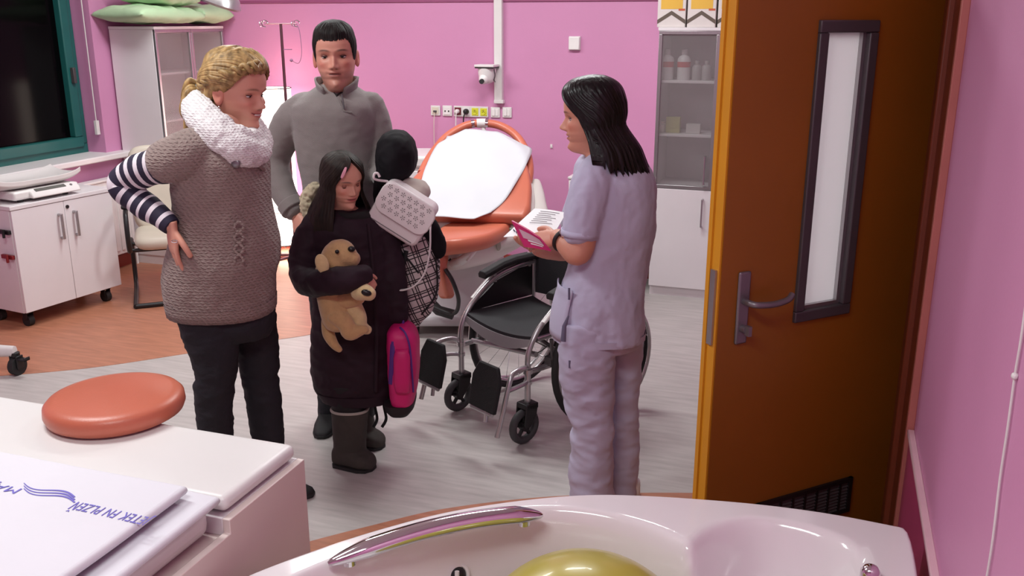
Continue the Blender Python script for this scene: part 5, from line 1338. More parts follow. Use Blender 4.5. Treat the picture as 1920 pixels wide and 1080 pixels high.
for k in range(16):
    a = 2 * PI * k / 16; r_ = .018 + .008 * (k % 3)
    o_ = FWD * (r_ * math.cos(a)) + UP * (r_ * math.sin(a))
    pt.tube(spline([kn, kn + o_ - RGT * .03, kn + o_ * 1.3 - RGT * .05 - UP * .035, kn + o_ * 1.2 - RGT * (.04 + .01 * (k % 3)) - UP * (.08 + .008 * (k % 4)), kn + o_ * .8 - RGT * .025 - UP * (.115 + .006 * (k % 5))], 5), [.005 + .006 * math.sin(PI * min(1, .1 + .85 * i / 20)) for i in range(21)], 8)
obj('ponytail', pt, BLOND, wom, world=True, smooth='all')
obj('hair_tie', MB().tube([kn - RGT * .012 + FWD * .02 * math.cos(a) + UP * .02 * math.sin(a) for a in [2 * PI * i / 18 for i in range(18)]], .006, 8, closed=True), BLACK, wom, world=True)
fw = MB()
for k in range(7):
    fw.tube(spline([at(452 + 3 * k, 246, WY - .06 + .012 * k), at(456 + 3.4 * k, 256, WY - .075 + .012 * k), at(462 + 3 * k, 266 + (k % 3) * 2, WY - .08 + .012 * k)], 4), [.005] * 6 + [.004, .003, .002], 6)
obj('hair_end', fw, BLOND, wom, world=True)

# ================================================================ man
PALM = dict(skin=L3((214, 152, 132)), lip=L3((160, 82, 78)), dark=L3((66, 32, 30)), brow=L3((30, 20, 18)), lid=L3((120, 70, 62)), blush=L3((208, 112, 98)), stub=L3((148, 104, 92)))
MY = 3.9
man = person('dark haired man in grey zip-neck sweater looking at the camera', at(650, 800, MY))
sw = [(158, 600, 662, .07, MY + .01), (170, 584, 680, .10, MY + .01), (182, 562, 700, .125, MY + .01), (196, 548, 708, .14, MY), (215, 546, 712, .145, MY), (250, 552, 712, .14, MY), (300, 560, 712, .135, MY), (350, 568, 710, .13, MY), (400, 572, 712, .13, MY), (450, 574, 716, .13, MY), (500, 574, 720, .13, MY)]
HM = headM(629, 104, MY - .05, -FWD + RGT * .10, 1.10, roll=.03, pitch=-.04)
p_ = [head_build(HM, PALM, jaw=.94, stub=.30)]
mb = MB(); mb.loft(ptable(sw, 12, 28, shrink=.86))
ptube(mb, [(630, 140, MY + .015, 22), (632, 172, MY + .03, 25), (634, 200, MY + .02, 32)])
MR = [(575, 205, MY, 34), (548, 225, MY + .01, 33), (527, 265, MY + .03, 30), (514, 305, MY + .03, 28), (526, 350, MY - .02, 26), (545, 385, MY - .07, 22), (556, 402, MY - .09, 19)]
ML = [(690, 200, MY, 32), (704, 230, MY, 29), (712, 285, MY - .02, 26), (718, 325, MY - .06, 24), (728, 345, MY - .18, 21), (735, 345, MY - .27, 17)]
ptube(mb, MR, shrink=.8); ptube(mb, ML, shrink=.8)
LA = [(480, 576, 650, .10, MY), (560, 582, 648, .09, MY + .02), (640, 592, 642, .075, MY + .03), (700, 596, 640, .065, MY + .05), (778, 598, 640, .06, MY + .07)]
LB = [(480, 645, 718, .10, MY), (560, 650, 712, .09, MY + .02), (640, 656, 706, .075, MY + .03), (700, 658, 704, .065, MY + .05), (778, 660, 704, .06, MY + .07)]
mb.loft(ptable(LA, 16, 18, shrink=.8)); mb.loft(ptable(LB, 16, 18, shrink=.8))
p_.append(fused_piece(mb, .011, 5))
p_.append(hand(at(556, 402, MY - .09), at(566, 440, MY - .14) - at(556, 402, MY - .09), -RGT * .6 - FWD * .8, RGT * .5 - FWD * .5, (.35, .4, .4, .45), 1.08))
p_.append(hand(at(733, 336, MY - .27), at(741, 356, MY - .33) - at(733, 336, MY - .27), -FWD * .8 + UP * .5, -RGT, (.35, .4, .4, .4), .9))
body_object(p_, PALM, man)
eyes(HM, PALM, man, look=-.05, key='m')
GREYK = mat('grey_wool', (134, 126, 124), .85, vary=.06, vscale=14, sheen=.2); knit(GREYK, 70, 80, .25)
mb = MB(); mb.loft(ptable(sw, 6, 44)); ptube(mb, MR[:-1] + [(551, 393, MY - .08, 22)], n=24); ptube(mb, ML[:-1], n=22)
sweater = garment('sweater', mb, GREYK, man, .0065, 8, [(.005, 5, 11.0, (1, 1, 1.4), False), (.0025, 14, 4.0, (1, 1, 1.5))])
obj('cuff', MB().tube([at(541, 379, MY - .065), at(552, 395, MY - .085)], sz(24, 390, MY), 24), GREYK, sweater, world=True, bevel=.006)
# stand collar, open at the front
col = []
for k in range(8):
    t = k / 7; ring = []
    for i in range(41):
        a = .42 + (2 * PI - .84) * i / 40            # 0 = front
        fl = 1 + .30 * t * max(0, math.cos(a))
        c = at(632 + 1 * t, 174 - 30 * t, MY - .01)
        r1 = sz(34 + 3 * t + 6 * max(0, math.cos(a)) * t, 160, MY); 
        ring.append(c + RGT * (r1 * math.sin(a) * (1.08 + .12 * t * max(0, math.cos(a)))) - FWD * (r1 * .95 * math.cos(a) * fl) - UP * (.055 * max(0, math.cos(a)) ** 2 * (1 - .1 * t)))
    col.append(ring)
o = obj('collar', MB().loft(col, closed=False, cap=False), GREYK, sweater, world=True, smooth='all')
so = o.modifiers.new('t', 'SOLIDIFY'); so.thickness = .009
obj('zip', MB().tube([at(641, 178, MY - .135), at(643, 190, MY - .142), at(645, 204, MY - .147)], .0035, 8), DGREY, sweater, world=True)
obj('placket', MB().tube([at(634, 182, MY - .13), at(645, 208, MY - .142), at(660, 211, MY - .14)], .005, 8, flat=.5), GREYK, sweater, world=True)
obj('inner_shirt', MB().tube([at(612, 170, MY - .06), at(632, 182, MY - .10), at(652, 170, MY - .06)], .012, 10, flat=.6), mat('dark_shirt', (40, 36, 38), .8), man, world=True)
mb = MB(); mb.loft(ptable(LA, 8, 24)); mb.loft(ptable(LB, 8, 24)); mb.loft(ptable([(470, 576, 718, .11, MY), (500, 576, 718, .12, MY), (540, 580, 714, .10, MY)], 8, 28))
garment('trousers', mb, JEAN, man, .009, 5, (.006, 10, 5.0, (1, 1, 1.6)))
for x in (618, 682):
    h_ = at(x, 790, MY + .07); h_.z = 0; shoe('shoe', h_ + FWD * .07, h_ - FWD * .20 + RGT * (.0), BLSH, man, .048, .085)
DKH = hair_mat('dark_brown_hair', (14, 11, 11), (34, 27, 25), 150, .65, (1, 1, .3))
def mline(f):
    return interp([(0, .172), (.35, .173), (.6, .176), (.8, .168), (.92, .150), (1.05, .125), (1.2, .098), (1.45, .100), (1.62, .112), (1.9, .108), (2.05, .060), (2.4, .040), (3.2, .035)], f)
hair_cap(HM, lambda a, z: .004 + .009 * smooth((z - .175) / .04) + .004 * smooth((.9 - abs(a)) / .5) * smooth((.215 - z) / .02), mline, man, DKH, 'hair', groove=.0022, gf=150, npi=360, nz=150, jag=.005)

# ================================================================ girl
PALG = dict(skin=L3((220, 164, 140)), lip=L3((176, 86, 82)), dark=L3((90, 44, 40)), brow=L3((62, 42, 36)), lid=L3((150, 98, 82)), blush=L3((214, 126, 106)), stub=L3((150, 110, 95)))
GY = 3.60
girl = person('dark haired girl in long dark purple coat holding plush dogs', at(670, 850, GY))
HG = headM(641, 338, GY - .02, RGT * .66 - FWD * .75, .88, roll=.03, pitch=-.20)
p_ = [head_build(HG, PALG, fem=.8, nose=.8, jaw=1.0)]
coat = [(392, 618, 690, .06, GY), (402, 596, 706, .085, GY), (415, 582, 718, .105, GY), (435, 578, 726, .115, GY), (480, 586, 734, .12, GY), (530, 588, 738, .122, GY), (580, 587, 742, .125, GY), (640, 585, 747, .13, GY), (690, 586, 748, .135, GY), (720, 592, 746, .135, GY), (742, 606, 742, .125, GY)]
mb = MB(); mb.loft(ptable(coat, 12, 28, shrink=.78))
ptube(mb, [(646, 368, GY, 18), (648, 400, GY, 20), (648, 430, GY, 30)])
GR = [(595, 425, GY - .02, 30), (576, 460, GY - .04, 29), (570, 500, GY - .08, 28), (580, 528, GY - .17, 27), (622, 528, GY - .29, 25), (662, 521, GY - .31, 23), (682, 515, GY - .29, 19)]
GL = [(712, 428, GY, 28), (726, 465, GY, 26), (736, 520, GY - .02, 25), (742, 565, GY - .03, 22), (746, 596, GY - .03, 18)]
ptube(mb, GR, shrink=.7); ptube(mb, GL, shrink=.7)
BN = [(700, 622, 676, .06, GY - .06), (770, 630, 676, .055, GY - .07), (850, 634, 672, .05, GY - .07)]
BF = [(700, 664, 702, .045, GY + .12), (770, 667, 697, .04, GY + .13), (812, 668, 696, .04, GY + .13)]
mb.loft(ptable(BN, 16, 16)); mb.loft(ptable(BF, 16, 16))
p_.append(fused_piece(mb, .010, 5))
p_.append(hand(at(680, 516, GY - .285), RGT * .55 - UP * .8 + FWD * .25, -FWD * .5 + RGT * .6, -FWD * .3 + RGT * .4, (.6, .6, .6, .6), .62))
p_.append(hand(at(746, 594, GY - .03), -UP + RGT * .1, RGT * .5 - FWD * .6, -FWD * .4 - RGT * .2, (.9, .9, .9, .9), .72))
body_object(p_, PALG, girl)
eyes(HG, PALG, girl, down=.5, closed=True, key='g')
COAT = mat('aubergine_coat', (40, 24, 34), .7, vary=.12, vscale=10, spec=.25)
mb = MB(); mb.loft(ptable(coat, 6, 44)); ptube(mb, GR, n=22); ptube(mb, GL, n=22)
ct = garment('coat', mb, COAT, girl, .0065, 8, [(.007, 9, 21.0, (1, 1, 2.2)), (.003, 24, 2.0)])
obj('coat_hem', MB().loft([jit(r, 0) for r in ptable(coat, 6, 60)[-4:]], cap=False), COAT, ct, world=True, smooth='all')
obj('button_band', MB().tube(spline([at(690, 420, GY - .10), at(700, 520, GY - .128), at(706, 620, GY - .132), at(704, 735, GY - .135)], 6), .008, 8, flat=.5), COAT, ct, world=True)
FUR = mat('beige_fur', (186, 174, 148), .95, vary=.25, vscale=50)
hood = MB(); ptube(hood, [(592, 352, GY + .06, 10), (580, 368, GY + .07, 13), (578, 388, GY + .06, 13), (588, 404, GY + .04, 12), (612, 412, GY - .02, 10)])
garment('fur_hood_trim', hood, FUR, girl, .005, 2, [(.010, 45, 1.0), (.005, 110, 6.0)])
SCD = mat('dark_scarf', (20, 17, 19), .9, vary=.15)
scf = MB(); ptube(scf, [(628, 404, GY + .03, 9), (636, 406, GY - .05, 9), (660, 408, GY - .07, 9), (686, 406, GY - .05, 9), (696, 402, GY + .02, 9)])
garment('dark_neck_scarf', scf, SCD, girl, .006, 4, (.005, 22, 2.0))
# boots
BOOT = mat('brown_grey_suede', (58, 52, 48), .85, vary=.12, vscale=14); TRIM = mat('boot_trim', (168, 160, 152), .8)
def boot(tab, toe, heel, w_):
    mb = MB(); mb.loft(ptable(tab, 6, 26))
    hz_, tz_ = V(heel), V(toe); d = (tz_ - hz_); L_ = d.length; d.normalize(); s_ = V((-d.y, d.x, 0)); rings = []
    for u, ww, hh in ((0, .6, .07), (.06, .85, .085), (.3, .95, .095), (.5, 1, .082), (.7, 1.05, .066), (.88, .9, .054), (.97, .6, .04), (1, .35, .03)):
        c = hz_ + d * L_ * u; rings.append([c + s_ * (w_ * ww * sgp(math.cos(a), .7)) + UP * (hh * .5 * (1 + sgp(math.sin(a), .7)) + .006) for a in [2 * PI * i / 22 for i in range(22)]])
    mb.loft(rings)
    o = garment('boot', mb, BOOT, girl, .005, 5, (.003, 20, 3.0))
    r0 = ptable(tab, 6, 40)
    obj('cuff_trim', MB().tube([p for p in r0[0]], .006, 8, closed=True), TRIM, o, world=True)
    obj('sole', MB().loft([[hz_ + d * L_ * u + s_ * (w_ * ww * sg) + UP * z for u, ww, sg in ((0, .6, 1), (.06, .88, 1), (.5, 1.03, 1), (.7, 1.08, 1), (.9, .9, 1), (1.01, .35, 1), (1.01, .35, -1), (.9, .9, -1), (.7, 1.08, -1), (.5, 1.03, -1), (.06, .88, -1), (0, .6, -1))] for z in (.0015, .014)]), RUBBER, o, world=True)
gy1 = GY - .07
h1 = at(644, 858, gy1); h1.z = 0
boot([(766, 622, 690, .06, gy1), (800, 624, 688, .06, gy1), (840, 627, 686, .058, gy1), (856, 628, 690, .055, gy1)], h1 + RGT * .135 - FWD * .05, h1 - RGT * .035 + FWD * .01, .052)
gy2 = GY + .13
h2 = at(676, 816, gy2); h2.z = 0
boot([(738, 650, 700, .055, gy2), (770, 656, 700, .055, gy2), (800, 658, 702, .055, gy2), (816, 660, 704, .052, gy2)], h2 + RGT * .105 - FWD * .05, h2 - RGT * .05 + FWD * .02, .05)
mb = MB(); mb.loft(ptable([(715, 612, 684, .07, gy1), (768, 624, 686, .055, gy1), (800, 632, 680, .05, gy1)], 8, 22)); mb.loft(ptable([(690, 650, 716, .07, gy2), (745, 656, 704, .055, gy2), (790, 662, 700, .05, gy2)], 8, 22))
garment('leggings', mb, mat('black_leggings', (24, 20, 24), .8), girl, .007, 4)
# hair
BRN = hair_mat('dark_hair_girl', (24, 18, 16), (50, 40, 34), 80, .6)
def gphi(z): return interp([(-.3, .72), (-.05, .80), (.05, 1.0), (.10, 1.02), (.14, .85), (.165, .62), (.185, .42), (.2, .25), (.22, .05), (.24, .0)], z)
def ghang(a, d):
    c, s = math.cos(a), math.sin(a); o = V((math.sin(a) * min(d, .12) * .22, 0, 0))
    o.y += .30 * min(d, .10) * (1 if c > 0 else .12) * max(.3, abs(c)) if c > -.2 else -.02 * min(1, d / .1)
    o.x += .03 * smooth(d / .16) * (1 if s > 0 else -1) * abs(s)
    return o
hg = hair_long(HG, gphi, lambda u: -.13 - .03 * math.sin(PI * u), lambda a, z: .012 + .006 * smooth((z - .17) / .03) + .014 * math.exp(-((min(a, 2 * PI - a) - 1.62) / .4) ** 2 - ((z - .10) / .04) ** 2), ghang, girl, BRN, seed=3.0, rag=.035, thick=.016)
def ghsurf(a, z, o):
    p = head_pt(a, z, feat=False); d = (p - V((0, -.004, min(z, .13)))).normalized(); return HG @ (p + d * o)
obj('hair_clip', MB().tube([ghsurf(.60 + .10 * math.cos(t), .178 + .006 * math.sin(t) - .016 * math.cos(t), .026) for t in [2 * PI * i / 22 for i in range(22)]], .0035, 8, closed=True), mat('pink_clip', (232, 168, 184), .35), girl, world=True)

# ================================================================ nurse
PALN = dict(skin=L3((206, 144, 122)), lip=L3((160, 84, 78)), dark=L3((76, 38, 34)), brow=L3((56, 40, 36)), lid=L3((140, 88, 74)), blush=L3((204, 112, 94)), stub=L3((150, 110, 95)))
NY = 3.18
nur = person('nurse in pale lavender scrubs with black shoulder-length hair reading papers', at(1130, 940, NY))
HN = headM(1113, 218, NY - .01, -RGT * .985 + FWD * .16, 1.0, roll=0, pitch=-.10)
p_ = [head_build(HN, PALN, fem=1.0)]
top_ = [(284, 1112, 1196, .055, NY + .03), (294, 1098, 1206, .085, NY + .03), (306, 1084, 1214, .115, NY + .02), (322, 1078, 1222, .145, NY + .02), (345, 1078, 1227, .16, NY + .02), (380, 1080, 1228, .155, NY + .01), (420, 1084, 1226, .145, NY), (460, 1080, 1220, .135, NY), (500, 1068, 1212, .13, NY), (540, 1052, 1206, .14, NY), (580, 1041, 1206, .15, NY), (615, 1037, 1207, .155, NY), (628, 1037, 1206, .155, NY)]
mb = MB(); mb.loft(ptable(top_, 12, 28, shrink=.86))
ptube(mb, [(1128, 262, NY + .02, 29), (1142, 292, NY + .03, 31), (1150, 325, NY + .03, 40)])
NLA = [(1118, 335, NY - .09, 30), (1104, 375, NY - .105, 29), (1096, 420, NY - .12, 27), (1091, 458, NY - .125, 26), (1082, 476, NY - .13, 24), (1066, 462, NY - .115, 22), (1052, 448, NY - .085, 18), (1044, 444, NY - .06, 16)]
ptube(mb, NLA)
NRA = [(1120, 330, NY + .19, 32), (1090, 400, NY + .22, 28), (1070, 460, NY + .21, 25), (1035, 468, NY + .14, 20), (1008, 466, NY + .09, 15)]
ptube(mb, NRA)
PN = [(600, 1050, 1150, .085, NY - .07), (660, 1050, 1150, .09, NY - .07), (720, 1054, 1150, .085, NY - .06), (770, 1064, 1148, .08, NY - .06), (800, 1074, 1150, .078, NY - .06), (830, 1073, 1148, .078, NY - .06), (880, 1070, 1146, .08, NY - .06), (925, 1072, 1148, .085, NY - .06), (952, 1074, 1152, .088, NY - .06)]
PF = [(590, 1110, 1206, .09, NY + .08), (640, 1120, 1204, .09, NY + .08), (700, 1132, 1200, .085, NY + .08), (760, 1138, 1194, .08, NY + .08), (800, 1138, 1196, .078, NY + .08), (860, 1134, 1194, .078, NY + .08), (920, 1128, 1190, .08, NY + .08)]
mb.loft(ptable(PN, 16, 20, shrink=.8)); mb.loft(ptable(PF, 16, 20, shrink=.8))
p_.append(fused_piece(mb, .008, 6))
p_.append(hand(at(1046, 445, NY - .07), at(1006, 452, NY - .04) - at(1046, 445, NY - .07), -FWD * .75 + UP * .6, UP * .8 + FWD * .3, (.5, .45, .45, .5), .92))
p_.append(hand(at(1012, 468, NY + .09), at(985, 455, NY - .01) - at(1012, 468, NY + .09), -UP * .9 - FWD * .3, RGT * .2 + FWD * .6 + UP * .4, (.42, .42, .42, .4), .9))
body_object(p_, PALN, nur)
eyes(HN, PALN, nur, down=.2, key='n')
SCRUB = mat('lavender_scrubs', (186, 182, 206), .8, vary=.03, vscale=5, bump=.06, bscale=300)
mb = MB(); mb.loft(ptable(top_, 6, 44))
ptube(mb, [(1126, 322, NY - .06, 34), (1110, 345, NY - .10, 37), (1098, 390, NY - .115, 37), (1090, 425, NY - .12, 35), (1088, 434, NY - .12, 34)], n=26)
ptube(mb, [(1120, 325, NY + .17, 36), (1095, 390, NY + .21, 34), (1085, 420, NY + .21, 32)], n=22)
st_ = garment('scrub_top', mb, SCRUB, nur, .0065, 7, [(.009, 6, 4.0, (1, 1, .8)), (.006, 13, 9.0, (1.3, 1.3, .7)), (.002, 32, 2.0)])
# side vent, hem, pocket, sleeve hem
rr_ = ptable(top_, 6, 60); obj('hem', MB().loft([jit(r, 0) for r in rr_[-3:]], cap=False), SCRUB, st_, world=True, smooth='all')
def surf(tab, y, ang, off):
    cols = [[(r[0], r[k]) for r in tab] for k in range(1, 5)]; xl, xr, dh, yy = [interp(c, y) for c in cols]
    c = at((xl + xr) / 2, y, yy); hw = sz((xr - xl) / 2, y, yy) + off; ca, sa = math.cos(ang), math.sin(ang)
    return c + RGT * (hw * sgp(ca, .85)) + FWD * ((dh + off) * sgp(sa, .85))
obj('pocket', MB().loft([[surf(top_, 528 + 92 * j / 8, math.radians(165 + 62 * i / 10), .014 + (.008 if j == 0 else 0)) for i in range(11)] for j in range(9)], closed=False, cap=False), SCRUB, st_, world=True, smooth='all').modifiers.new('t', 'SOLIDIFY').thickness = .004
DKT = mat('dark_tag', (96, 92, 116), .6)
obj('side_slit', MB().tube([at(1066, 592, NY - .163), at(1058, 612, NY - .165), at(1056, 640, NY - .165)], [.003, .008, .010], 8, flat=.5), DKT, st_, world=True)
obj('seam_tag', MB().tube([at(1067, 540, NY - .158), at(1067, 562, NY - .16)], .004, 8, flat=.5), DKT, st_, world=True)
e_ = MB().tube([at(1087.5, 430, NY - .12), at(1086.5, 441, NY - .12)], [sz(36, 432, NY - .15), sz(37, 442, NY - .15)], 28, cap=False); 
o = obj('sleeve_hem', e_, SCRUB, st_, world=True, smooth='all'); o.modifiers.new('t', 'SOLIDIFY').thickness = .004
mb = MB(); mb.loft(ptable(PN, 6, 30)); mb.loft(ptable(PF, 6, 30)); mb.loft(ptable([(570, 1048, 1200, .13, NY), (610, 1050, 1203, .14, NY), (645, 1058, 1198, .12, NY)], 6, 30))
tr_ = garment('scrub_trousers', mb, SCRUB, nur, .0065, 6, [(.010, 7, 14.0, (1, 1, 1.3)), (.006, 15, 2.0, (.8, .8, 1.5))])
obj('seam_tag', MB().tube([at(1068, 676, NY - .148), at(1068, 690, NY - .148)], .004, 8, flat=.5), DKT, tr_, world=True)
for x, yc in ((1115, NY - .06), (1165, NY + .08)):
    h_ = at(x, 950, yc); h_.z = 0; shoe('shoe', h_ + RGT * .07, h_ - RGT * .18 + FWD * .02, mat('white_shoe', (222, 220, 222), .5), nur, .045, .08, sole=mat('white_sole', (210, 208, 210), .6))
wp = at(1056, 451, NY - .10); wd_ = (at(1044, 444, NY - .06) - at(1066, 462, NY - .13)).normalized(); wa = wd_.orthogonal().normalized(); wb = wd_.cross(wa)
wt_ = obj('wrist_watch', MB().tube([wp + wa * .036 * math.cos(a) + wb * .036 * math.sin(a) for a in [2 * PI * i / 28 for i in range(28)]], .007, 8, closed=True), BLACK, nur, world=True)
obj('watch_case', MB().tube([wp + (UP * .75 - FWD * .55).normalized() * .034, wp + (UP * .75 - FWD * .55).normalized() * .046], .016, 18), CHROME, wt_, world=True)
BLK = hair_mat('black_hair', (10, 8, 9), (30, 25, 26), 90, .32)
def nphi(z): return interp([(-.2, 1.66), (-.05, 1.58), (.0, 1.54), (.05, 1.47), (.1, 1.30), (.13, 1.12), (.155, .86), (.175, .60), (.19, .42), (.205, .25), (.225, .04), (.24, 0)], z)
def nhang(a, d):
    c, s = math.cos(a), math.sin(a)
    o = V((s * min(d, .12) * .20, 0, 0))
    if c < 0: o.y += c * d * .30 + (-.02 * smooth(d / .1))
    else: o.y += .10 * d
    return o
hair_long(HN, nphi, lambda u: -.055 - .05 * math.sin(PI * u) ** 2, lambda a, z: .014 + .010 * smooth((z - .16) / .05) + .016 * math.exp(-((min(a, 2 * PI - a) - 1.62) / .4) ** 2 - ((z - .10) / .045) ** 2), nhang, nur, BLK, seed=8.0, rag=.05, thick=.016)
# papers and booklet held by the nurse
PAPER = mat('white_paper', (240, 238, 240), .6, vary=.01); INKG = mat('grey_print', (150, 148, 152), .6); MAG = mat('magenta_print', (196, 40, 108), .4, vary=.06)
def quad_sheet(pts, thick, name, m, parent=None):
    p = [at(*q) for q in pts]; n_ = (p[1] - p[0]).cross(p[3] - p[0]).normalized()
    if n_.z < 0: n_ = -n_
    def P(u, v): return p[0] * (1 - u) * (1 - v) + p[1] * u * (1 - v) + p[2] * u * v + p[3] * (1 - u) * v
    rings = []
    for j in range(9):
        v = j / 8; top = [P(i / 8, v) + n_ * (.004 * math.sin(PI * i / 8)) for i in range(9)]
        rings.append(top + [q - n_ * thick for q in reversed(top)])
    return obj(name, MB().loft(rings), m, parent, world=parent is not None), P, n_
pp_, P, n_ = quad_sheet(((1002, 391, NY + .20), (1062, 399, NY + .05), (1034, 446, NY - .03), (944, 444, NY + .10)), .003, 'paper_sheets', PAPER)
tag(pp_, 'white printed sheets held open in the nurse\'s hands', 'papers')
for k in range(7):
    a, b = P(.30, .10 + .07 * k) + n_ * .006, P(.86 - .08 * (k % 3), .10 + .07 * k) + n_ * .006
    obj('printed_line', MB().tube([a, a.lerp(b, .5) + n_ * .0015, b], .0012, 5, flat=.4), INKG, pp_, world=True)
obj('printed_mark', MB().tube([P(.08, .78) + n_ * .004, P(.16, .84) + n_ * .005], .004, 6, flat=.3).tube([P(.2, .86) + n_ * .006, P(.24, .90) + n_ * .006], .004, 6, flat=.3), DKT, pp_, world=True)
bk, P, n_ = quad_sheet(((961, 413, NY - .02), (1012, 444, NY - .10), (1034, 470, NY - .12), (985, 462, NY - .04)), .006, 'booklet', MAG)
tag(bk, 'magenta and white booklet held by the nurse in front of papers', 'booklet')
sg_ = 1 if n_.dot(P(.5, .5) - V((0, 0, CZ))) < 0 else -1
def patch(u0, u1, v0, v1, m, nm):
    obj(nm, MB().loft([[P(u0 + (u1 - u0) * i / 6, v) + n_ * (.004 * math.sin(PI * (u0 + (u1 - u0) * i / 6)) + (.0012 if sg_ > 0 else -.0072)) for i in range(7)] for v in (v0, (v0 + v1) / 2, v1)], closed=False, cap=False), m, bk, world=True)
patch(.16, .94, .22, .60, mat('booklet_photo', (206, 168, 184), .4), 'printed_photo'); patch(.30, .90, .62, .70, PAPER, 'printed_caption'); patch(.34, .80, .76, .82, PAPER, 'printed_caption')
# ================================================================ carried things
# plush dog
PLUSH = mat('tan_plush', (196, 160, 112), .95, vary=.08, vscale=40, sheen=.4, bump=.25, bscale=180)
PLUSH2 = mat('cream_plush', (214, 190, 140), .95, vary=.08, vscale=40, sheen=.4, bump=.25, bscale=180)
NOSE = mat('black_nose', (16, 14, 15), .35)
D = GY - .20
dog = thing('plush_dog', 'large tan plush dog hugged under the girl\'s arm', 'plush toy', at(640, 640, D))
mb = MB(); ptube(mb, [(632, 492, D, 34), (638, 478, D, 31), (652, 482, D - .02, 24), (664, 486, D - .03, 14)], n=24)
ptube(mb, [(622, 505, D, 30), (620, 530, D + .0, 30), (628, 570, D - .01, 31), (634, 598, D - .01, 30)], n=24)
hd = garment('head_and_body', mb, PLUSH, dog, .005, 6)
def pball(name, x, y, yc, r, m, sc=(1, 1, 1), rot=0, parent=dog):
    M_ = rotz(YAW) @ Matrix.Rotation(-rot, 4, 'Y') @ Matrix.Diagonal((sc[0], sc[1], sc[2], 1))
    return obj(name, MB().ball(at(x, y, yc), sz(r, y, yc), 20, 14, M=M_), m, parent, world=True, smooth='all')
pball('ear', 604, 495, D - .10, 17, PLUSH2, (.75, .35, 1.15), .25)
pball('nose', 659, 467, D - .045, 7, NOSE, (1.0, .9, .8))
pball('eye', 632, 472, D - .066, 4, NOSE)
mb = MB(); ptube(mb, [(630, 590, D - .04, 21), (648, 606, D - .055, 17), (655, 625, D - .06, 14), (672, 620, D - .06, 12), (685, 617, D - .06, 8)], n=18)
garment('hind_leg', mb, PLUSH, dog, .005, 4)
mb = MB(); ptube(mb, [(660, 575, D - .01, 20), (672, 595, D - .02, 16), (676, 612, D - .03, 13), (690, 619, D - .035, 9)], n=18)
garment('hind_leg', mb, PLUSH2, dog, .005, 4)
mb = MB(); ptube(mb, [(614, 602, D + .02, 12), (616, 625, D + .0, 12), (626, 645, D - .01, 9), (637, 656, D - .01, 6)], n=14)
garment('tail', mb, PLUSH, dog, .005, 4)
mb = MB(); ptube(mb, [(618, 560, D - .02, 20), (650, 560, D - .03, 20), (672, 556, D - .03, 16)], n=14)
garment('belly', mb, PLUSH, dog, .006, 4)
D2 = GY - .31
pup = thing('plush_puppy', 'small cream plush puppy with black nose peeking out beside the girl\'s sleeve', 'plush toy', at(680, 560, D2))
mb = MB(); ptube(mb, [(672, 548, D2, 16), (684, 548, D2 - .02, 16), (694, 552, D2 - .03, 13)], n=18)
garment('head', mb, PLUSH2, pup, .005, 4)
mb = MB(); ptube(mb, [(676, 516, D2, 3), (679, 528, D2 - .005, 7), (683, 540, D2 - .01, 11)], n=14)
garment('ear', mb, PLUSH2, pup, .0045, 3)
pball('nose', 687, 549, D2 - .055, 10, NOSE, (1.0, .5, .62), -.25, parent=pup)
# pink backpack
BPm = mat('magenta_nylon', (206, 26, 112), .5, vary=.05); PUR = mat('purple_trim', (84, 40, 130), .5)
BY = GY - .06
bpk = thing('backpack', 'bright pink school backpack hanging from the girl\'s left hand', 'backpack', at(755, 760, BY))
mb = MB(); mb.loft(ptable([(606, 738, 764, .05, BY), (614, 730, 774, .085, BY), (630, 727, 783, .10, BY), (660, 728, 786, .11, BY), (700, 730, 785, .115, BY), (735, 734, 780, .115, BY), (752, 738, 776, .105, BY), (760, 742, 772, .09, BY)], 5, 32, ex=.65))
bb = garment('bag_body', mb, BPm, bpk, .006, 4, (.003, 14, 3.0))
obj('bag_base', MB().loft(ptable([(744, 722, 780, .118, BY), (755, 724, 779, .118, BY), (764, 732, 772, .105, BY)], 4, 30, ex=.65)), mat('black_base', (26, 20, 24), .7), bpk, world=True)
obj('zip', MB().tube(spline([at(775, 735, BY - .09), at(772, 690, BY - .11), at(768, 650, BY - .105), at(760, 625, BY - .09), at(750, 614, BY - .06)], 6), .004, 8), PUR, bpk, world=True)
obj('front_pocket', MB().loft(ptable([(655, 742, 766, .02, BY - .105), (670, 738, 770, .03, BY - .105), (715, 738, 770, .03, BY - .11), (735, 742, 768, .02, BY - .11)], 5, 24, ex=.7)), BPm, bpk, world=True, smooth='all')
obj('side_panel', MB().tube(spline([at(733, 720, BY - .10), at(735, 680, BY - .105), at(737, 640, BY - .09)], 6), .012, 10, flat=.5), PUR, bpk, world=True)
obj('grab_loop', MB().tube(spline([at(742, 610, BY), at(741, 600, BY), at(748, 596, BY), at(755, 601, BY), at(756, 610, BY)], 5), .006, 8), PUR, bpk, world=True)
for x0, x1 in ((703, 700), (720, 716)):
    obj('hanging_strap', MB().tube(spline([at(x0 + 4, 738, BY + .05), at(x0, 760, BY + .05), at(x0 + 4, 785, BY + .05), at(x1, 801, BY + .04)], 6), .007, 8, flat=.35), BLKCLOTH, bpk, world=True)
